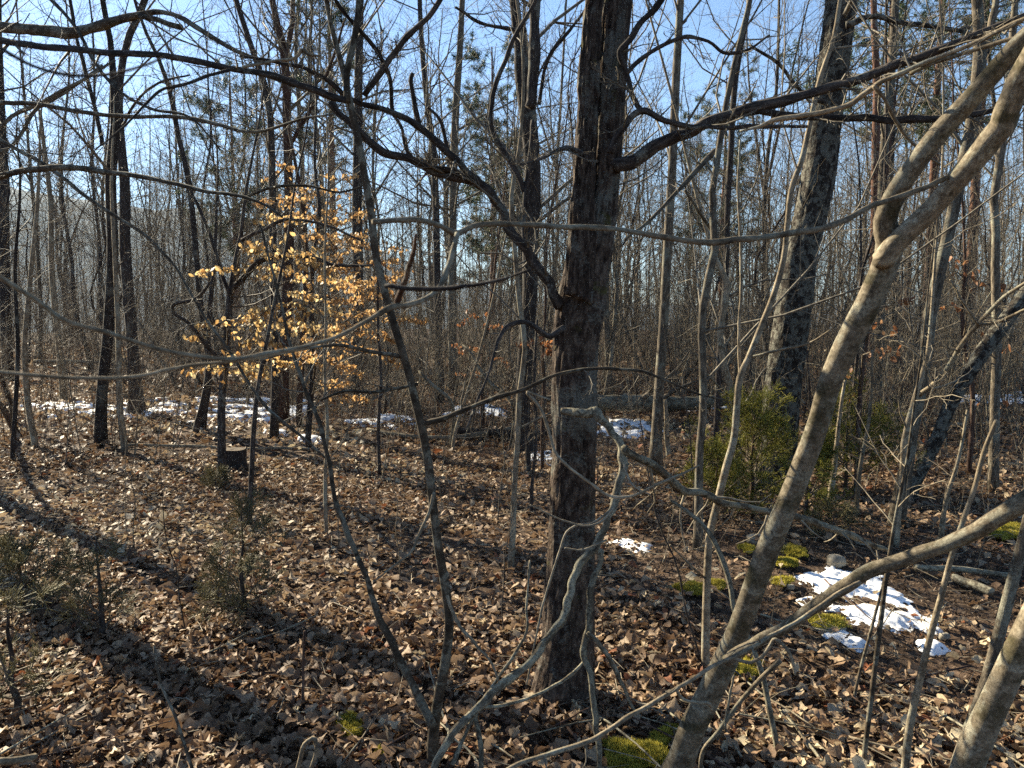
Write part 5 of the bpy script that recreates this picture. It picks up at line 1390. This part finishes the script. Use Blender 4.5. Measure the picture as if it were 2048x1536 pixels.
snow("distant snow glimpsed between saplings past the dull cedar", [(1640, 812), (1800, 805), (1900, 812), (1840, 826), (1700, 828)], 0.05, 0.05, 0.4, 1.2, 0.22, 0.06)
snow("faint snow far back in the thicket by the right border", [(1900, 800), (2048, 790), (2080, 800), (1960, 815)], 0.06, 0.05, 0.4, 1.2, 0.2, 0.06)


def moss(label, poly, res=0.016, thick=0.05, spikes=3500):
    spikes = int(spikes * 1.7)
    X, Y, sd = poly_field(poly, res, 0.05)
    CLEAR.append(np.array([ground_at(a_, b_)[:2] for a_, b_ in poly]))
    f = sd + 0.03 * vnoise(X * 11, Y * 11, seed=41) + 0.012 * vnoise(X * 30, Y * 30, seed=42)
    Z = terrain(X, Y) + 0.015 + thick * np.clip(f / 0.10, 0, 1) ** 0.5 * (0.75 + 0.25 * vnoise(X * 16, Y * 16, seed=43)) + 0.006 * vnoise(X * 70, Y * 70, seed=44) + 0.012
    c_ = Acc()
    if not field_mesh(c_, X, Y, Z, f > 0):
        return
    ok = np.argwhere(f > 0.004)
    pick = ok[RNG.integers(0, len(ok), spikes)]
    b = np.stack([X[pick[:, 0], pick[:, 1]], Y[pick[:, 0], pick[:, 1]], Z[pick[:, 0], pick[:, 1]]], -1) + np.c_[(RNG.random((spikes, 2)) - 0.5) * res, np.zeros(spikes)]
    d = unit(RNG.normal(size=(spikes, 3)) * 0.55 + np.array([0, 0, 1])) * (0.008 + 0.014 * RNG.random((spikes, 1)))
    s = unit(np.cross(d, RNG.normal(size=(spikes, 3)))) * 0.0026
    V = np.stack([b - s - d * 0.2, b + s - d * 0.2, b + d], 1)
    c_.raw(V, [np.arange(spikes * 3).reshape(-1, 3)], V, np.repeat(np.clip(RNG.normal(0.6, 0.25, spikes), 0, 1), 3))
    tag(c_.build("moss_patch", M['moss']), label, kind="stuff")


moss("yellow-green moss cushion on the leaves left of the sapling's foot", [(678, 1462), (700, 1447), (728, 1452), (738, 1478), (730, 1496), (700, 1500), (682, 1482)], 0.012, 0.04, 3500)
moss("wide bright moss mat along the bottom border, left of the leaning trunk", [(1205, 1506), (1240, 1500), (1285, 1498), (1300, 1478), (1340, 1470), (1362, 1478), (1340, 1520), (1330, 1560), (1220, 1560)], 0.012, 0.045, 6500)
moss("small moss tuft low between the oak's foot and the bottom border", [(745, 1522), (765, 1508), (780, 1520), (770, 1534), (750, 1534)], 0.012, 0.03, 900)
moss("bright moss patch in the litter left of the elbowed tan tree", [(1355, 1185), (1385, 1176), (1410, 1182), (1408, 1206), (1380, 1202)], 0.014, 0.035, 1800)
moss("bright moss patch just right of the elbowed tan tree", [(1418, 1176), (1440, 1170), (1458, 1178), (1455, 1192), (1424, 1196)], 0.014, 0.035, 1500)
moss("yellow moss cushion above the near snow's upper corner", [(1556, 1112), (1580, 1104), (1612, 1112), (1612, 1124), (1572, 1122)], 0.014, 0.035, 1800)
moss("yellow moss cushion touching the near snow's left corner", [(1545, 1132), (1570, 1124), (1602, 1136), (1598, 1150), (1562, 1146)], 0.014, 0.035, 1800)
moss("small moss cushion left of the leaning trunk, level with the snow", [(1482, 1106), (1505, 1098), (1518, 1108), (1500, 1116)], 0.014, 0.03, 900)
moss("faint moss beside the leaning trunk under the yellow cushions", [(1535, 1168), (1565, 1158), (1590, 1168), (1560, 1180)], 0.016, 0.015, 500)
moss("moss strip in sun at the right border", [(1968, 1066), (2010, 1056), (2060, 1060), (2070, 1082), (2010, 1090), (1980, 1082)], 0.018, 0.04, 2600)
moss("shaded moss at the foot of the elbowed tan tree", [(1470, 1350), (1500, 1330), (1520, 1345), (1500, 1372), (1475, 1368)], 0.014, 0.03, 1400)


def stone(label, px_, py_, w, hgt, seed, mossy=False):
    g_ = ground_at(px_, py_)
    r = w / 2 / FOC * float(depth_of(g_))
    u, v = np.meshgrid(np.linspace(0, 2 * math.pi, 18, endpoint=False), np.linspace(0.12, math.pi - 0.12, 10))
    d = np.stack([np.sin(v) * np.cos(u), np.sin(v) * np.sin(u), np.cos(v)], -1)
    q = np.sign(d) * np.abs(d) ** 0.7
    rr2 = 1 + 0.22 * vnoise(d[..., 0] * 1.6 + seed, d[..., 1] * 1.6, d[..., 2] * 1.6, seed) + 0.06 * vnoise(d[..., 0] * 5, d[..., 1] * 5, d[..., 2] * 5, seed)
    V = q * rr2[..., None] * np.array([r, r * 0.75, r * hgt]) + g_ + np.array([0, 0, r * hgt * 0.35 + 0.012])
    idx_ = np.arange(180).reshape(10, 18)
    F_ = np.stack([idx_[:-1], idx_[1:], np.roll(idx_[1:], -1, 1), np.roll(idx_[:-1], -1, 1)], -1).reshape(-1, 4)
    c_ = Acc().raw(V - g_, [F_, idx_[0][None], idx_[-1][None, ::-1]])
    o_ = c_.build("stone", M['stone'])
    o_.location = g_
    tag(o_, label, "stone")
    if mossy:
        a_ = Acc()
        top_ = V[:5].reshape(-1, 3) + np.array([0, 0, 0.004])
        k_ = RNG.integers(0, 90, 1400)
        b_ = top_[k_] + RNG.normal(size=(1400, 3)) * np.array([0.010, 0.010, 0.001])
        d_ = unit(RNG.normal(size=(1400, 3)) * 0.6 + np.array([0, 0, 1])) * 0.012
        s_ = unit(np.cross(d_, RNG.normal(size=(1400, 3)))) * 0.0026
        a_.raw(np.stack([b_ - s_, b_ + s_, b_ + d_], 1) - g_, [np.arange(4200).reshape(-1, 3)], None, np.repeat(RNG.random(1400), 3))
        ix = np.arange(90).reshape(5, 18)
        a_.raw(top_ - g_, [np.stack([ix[:-1], ix[1:], np.roll(ix[1:], -1, 1), np.roll(ix[:-1], -1, 1)], -1).reshape(-1, 4), ix[0][None]], None, np.full(90, 0.55))
        m_ = a_.build("moss_cover", M['moss'], kind="stuff")
        m_.parent = o_


stone("grey angular stone standing above the near snow", 1672, 1132, 34, 0.75, 3)
stone("flat stone coated in yellow moss, at the lower snow tongue", 1650, 1258, 72, 0.35, 5, True)
stone("small tan stone touching the mossy flat stone", 1648, 1242, 22, 0.7, 8)
stone("small pale stone in the soil left of the snow", 1580, 1180, 18, 0.6, 11)
stone("small stone by the yellow moss cushion, under the pole", 1720, 1090, 22, 0.6, 12)
stone("pale pebble-like stone on dark soil, farthest right of the snow", 1888, 1280, 20, 0.7, 14)
stone("grey stone in shade between the leaning trunk and the slanted stick", 1502, 1470, 26, 0.5, 15)
stone("grey rounded stone behind the leaning trunk, by the cedar", 1510, 1085, 36, 0.55, 17)
stone("white-grey stone among leaves under the dead winding stem", 1575, 1435, 26, 0.45, 19)

# ------------------------------------------------------------------ sticks on the ground
SPOTS = [("the oak's foot", 1130, 1420), ("the forked sapling's foot", 870, 1480), ("the near snow", 1740, 1260), ("the stump", 470, 960), ("the olive cedar seedling", 490, 1260), ("the dark border seedling", 60, 1450), ("the bottom moss mat", 1280, 1500), ("the leaning tree's foot", 1400, 1480), ("the corner stems", 1900, 1480), ("the bright cedar", 1500, 1050)]
TONE = ["thin grey", "short brown", "crooked tan"]
for si, (nm, sx, sy) in enumerate(SPOTS):
    for j in range(5 if sy > 1200 else 3):
        for _try in range(20):
            px_, py_ = sx + RNG.normal() * 120, min(1530, max(960, sy + RNG.normal() * 70))
            g = ground_at(px_, py_)
            if g[1] > 2.2:
                break
        L, an = 0.22 + 0.5 * RNG.random(), RNG.random() * 6.28
        q = np.linspace(-0.5, 0.5, 9)
        X_, Y_ = g[0] + q * L * math.cos(an), g[1] + q * L * math.sin(an)
        r = 0.003 + 0.004 * RNG.random()
        P_ = np.stack([X_, Y_, terrain(X_, Y_) + 0.045 + 0.05 * RNG.random() * (q + 0.5)], -1)
        R_ = r * np.linspace(1, 0.5, 9)
        P_ = wiggle(P_, R_ * 0 + r, 2.2, 5)
        c_ = Acc().tubes(P_, R_, 6, cap=True)
        p1, r1 = spawn(P_[None], R_[None], 2, 0.3, 0.9, (30, 60), (0.2, 0.45), 0.6, 5, 0.15, 0.0, 0.0012)
        c_.tubes(p1, r1, 4)
        o = c_.build("fallen_stick", [M['dead'], M['red'], M['tan']][j % 3], origin=P_[0])
        tag(o, f"{TONE[j % 3]} stick on the litter, {ORD[j]} nearest of those around {nm}", "stick", "sticks lying on the leaf litter")
for label, path, Y0, Y1, mt in (("grey forked seedling stem rising in the shade at the lower left", [(392, 1560, 7), (372, 1500, 7), (345, 1420, 6), (322, 1370, 6), (312, 1320, 5), (308, 1292, 5)], 2.3, 2.5, 'mottled'),
                                ("pale hooked twig end standing at the bottom border", [(590, 1560, 9), (602, 1515, 9), (612, 1485, 9), (628, 1476, 10), (632, 1500, 8), (622, 1535, 7)], 2.0, 2.0, 'tan'),
                                ("thin upright brown twig stuck in the litter, between seedling and sapling", [(606, 1425, 7), (606, 1370, 6), (607, 1320, 6), (609, 1262, 5)], 2.95, 2.95, 'red'),
                                ("pale blurred stick poking in at the bottom left corner", [(-40, 1530, 14), (20, 1522, 15), (70, 1514, 14)], 1.2, 1.3, 'tan')):
    Tree("stick", label, "stick", path, mt, Y0, Y1, k=8, ground=False).done()

scatter_leaves()

# ------------------------------------------------------------------ haze in the valley air
lo, hi = (-5200, -5200, -82.0), (5200, 5200, 460.0)
V = np.array([[x_, y_, z_] for z_ in (lo[2], hi[2]) for y_ in (lo[1], hi[1]) for x_ in (lo[0], hi[0])], float)
hz = Acc().raw(V, [np.array([[0, 2, 3, 1], [4, 5, 7, 6], [0, 1, 5, 4], [2, 6, 7, 3], [0, 4, 6, 2], [1, 3, 7, 5]])])
t = NT("haze_air")
vp = t.n("ShaderNodeVolumePrincipled")
vp.inputs["Color"].default_value = (0.55, 0.76, 1.0, 1)
vp.inputs["Density"].default_value = 0.00011
vp.inputs["Anisotropy"].default_value = 0.2
t.l(vp.outputs[0], t.out.inputs["Volume"])
o = hz.build("haze", t.m, smooth_=False)
tag(o, "thin pale blue haze in the valley air", kind="stuff")
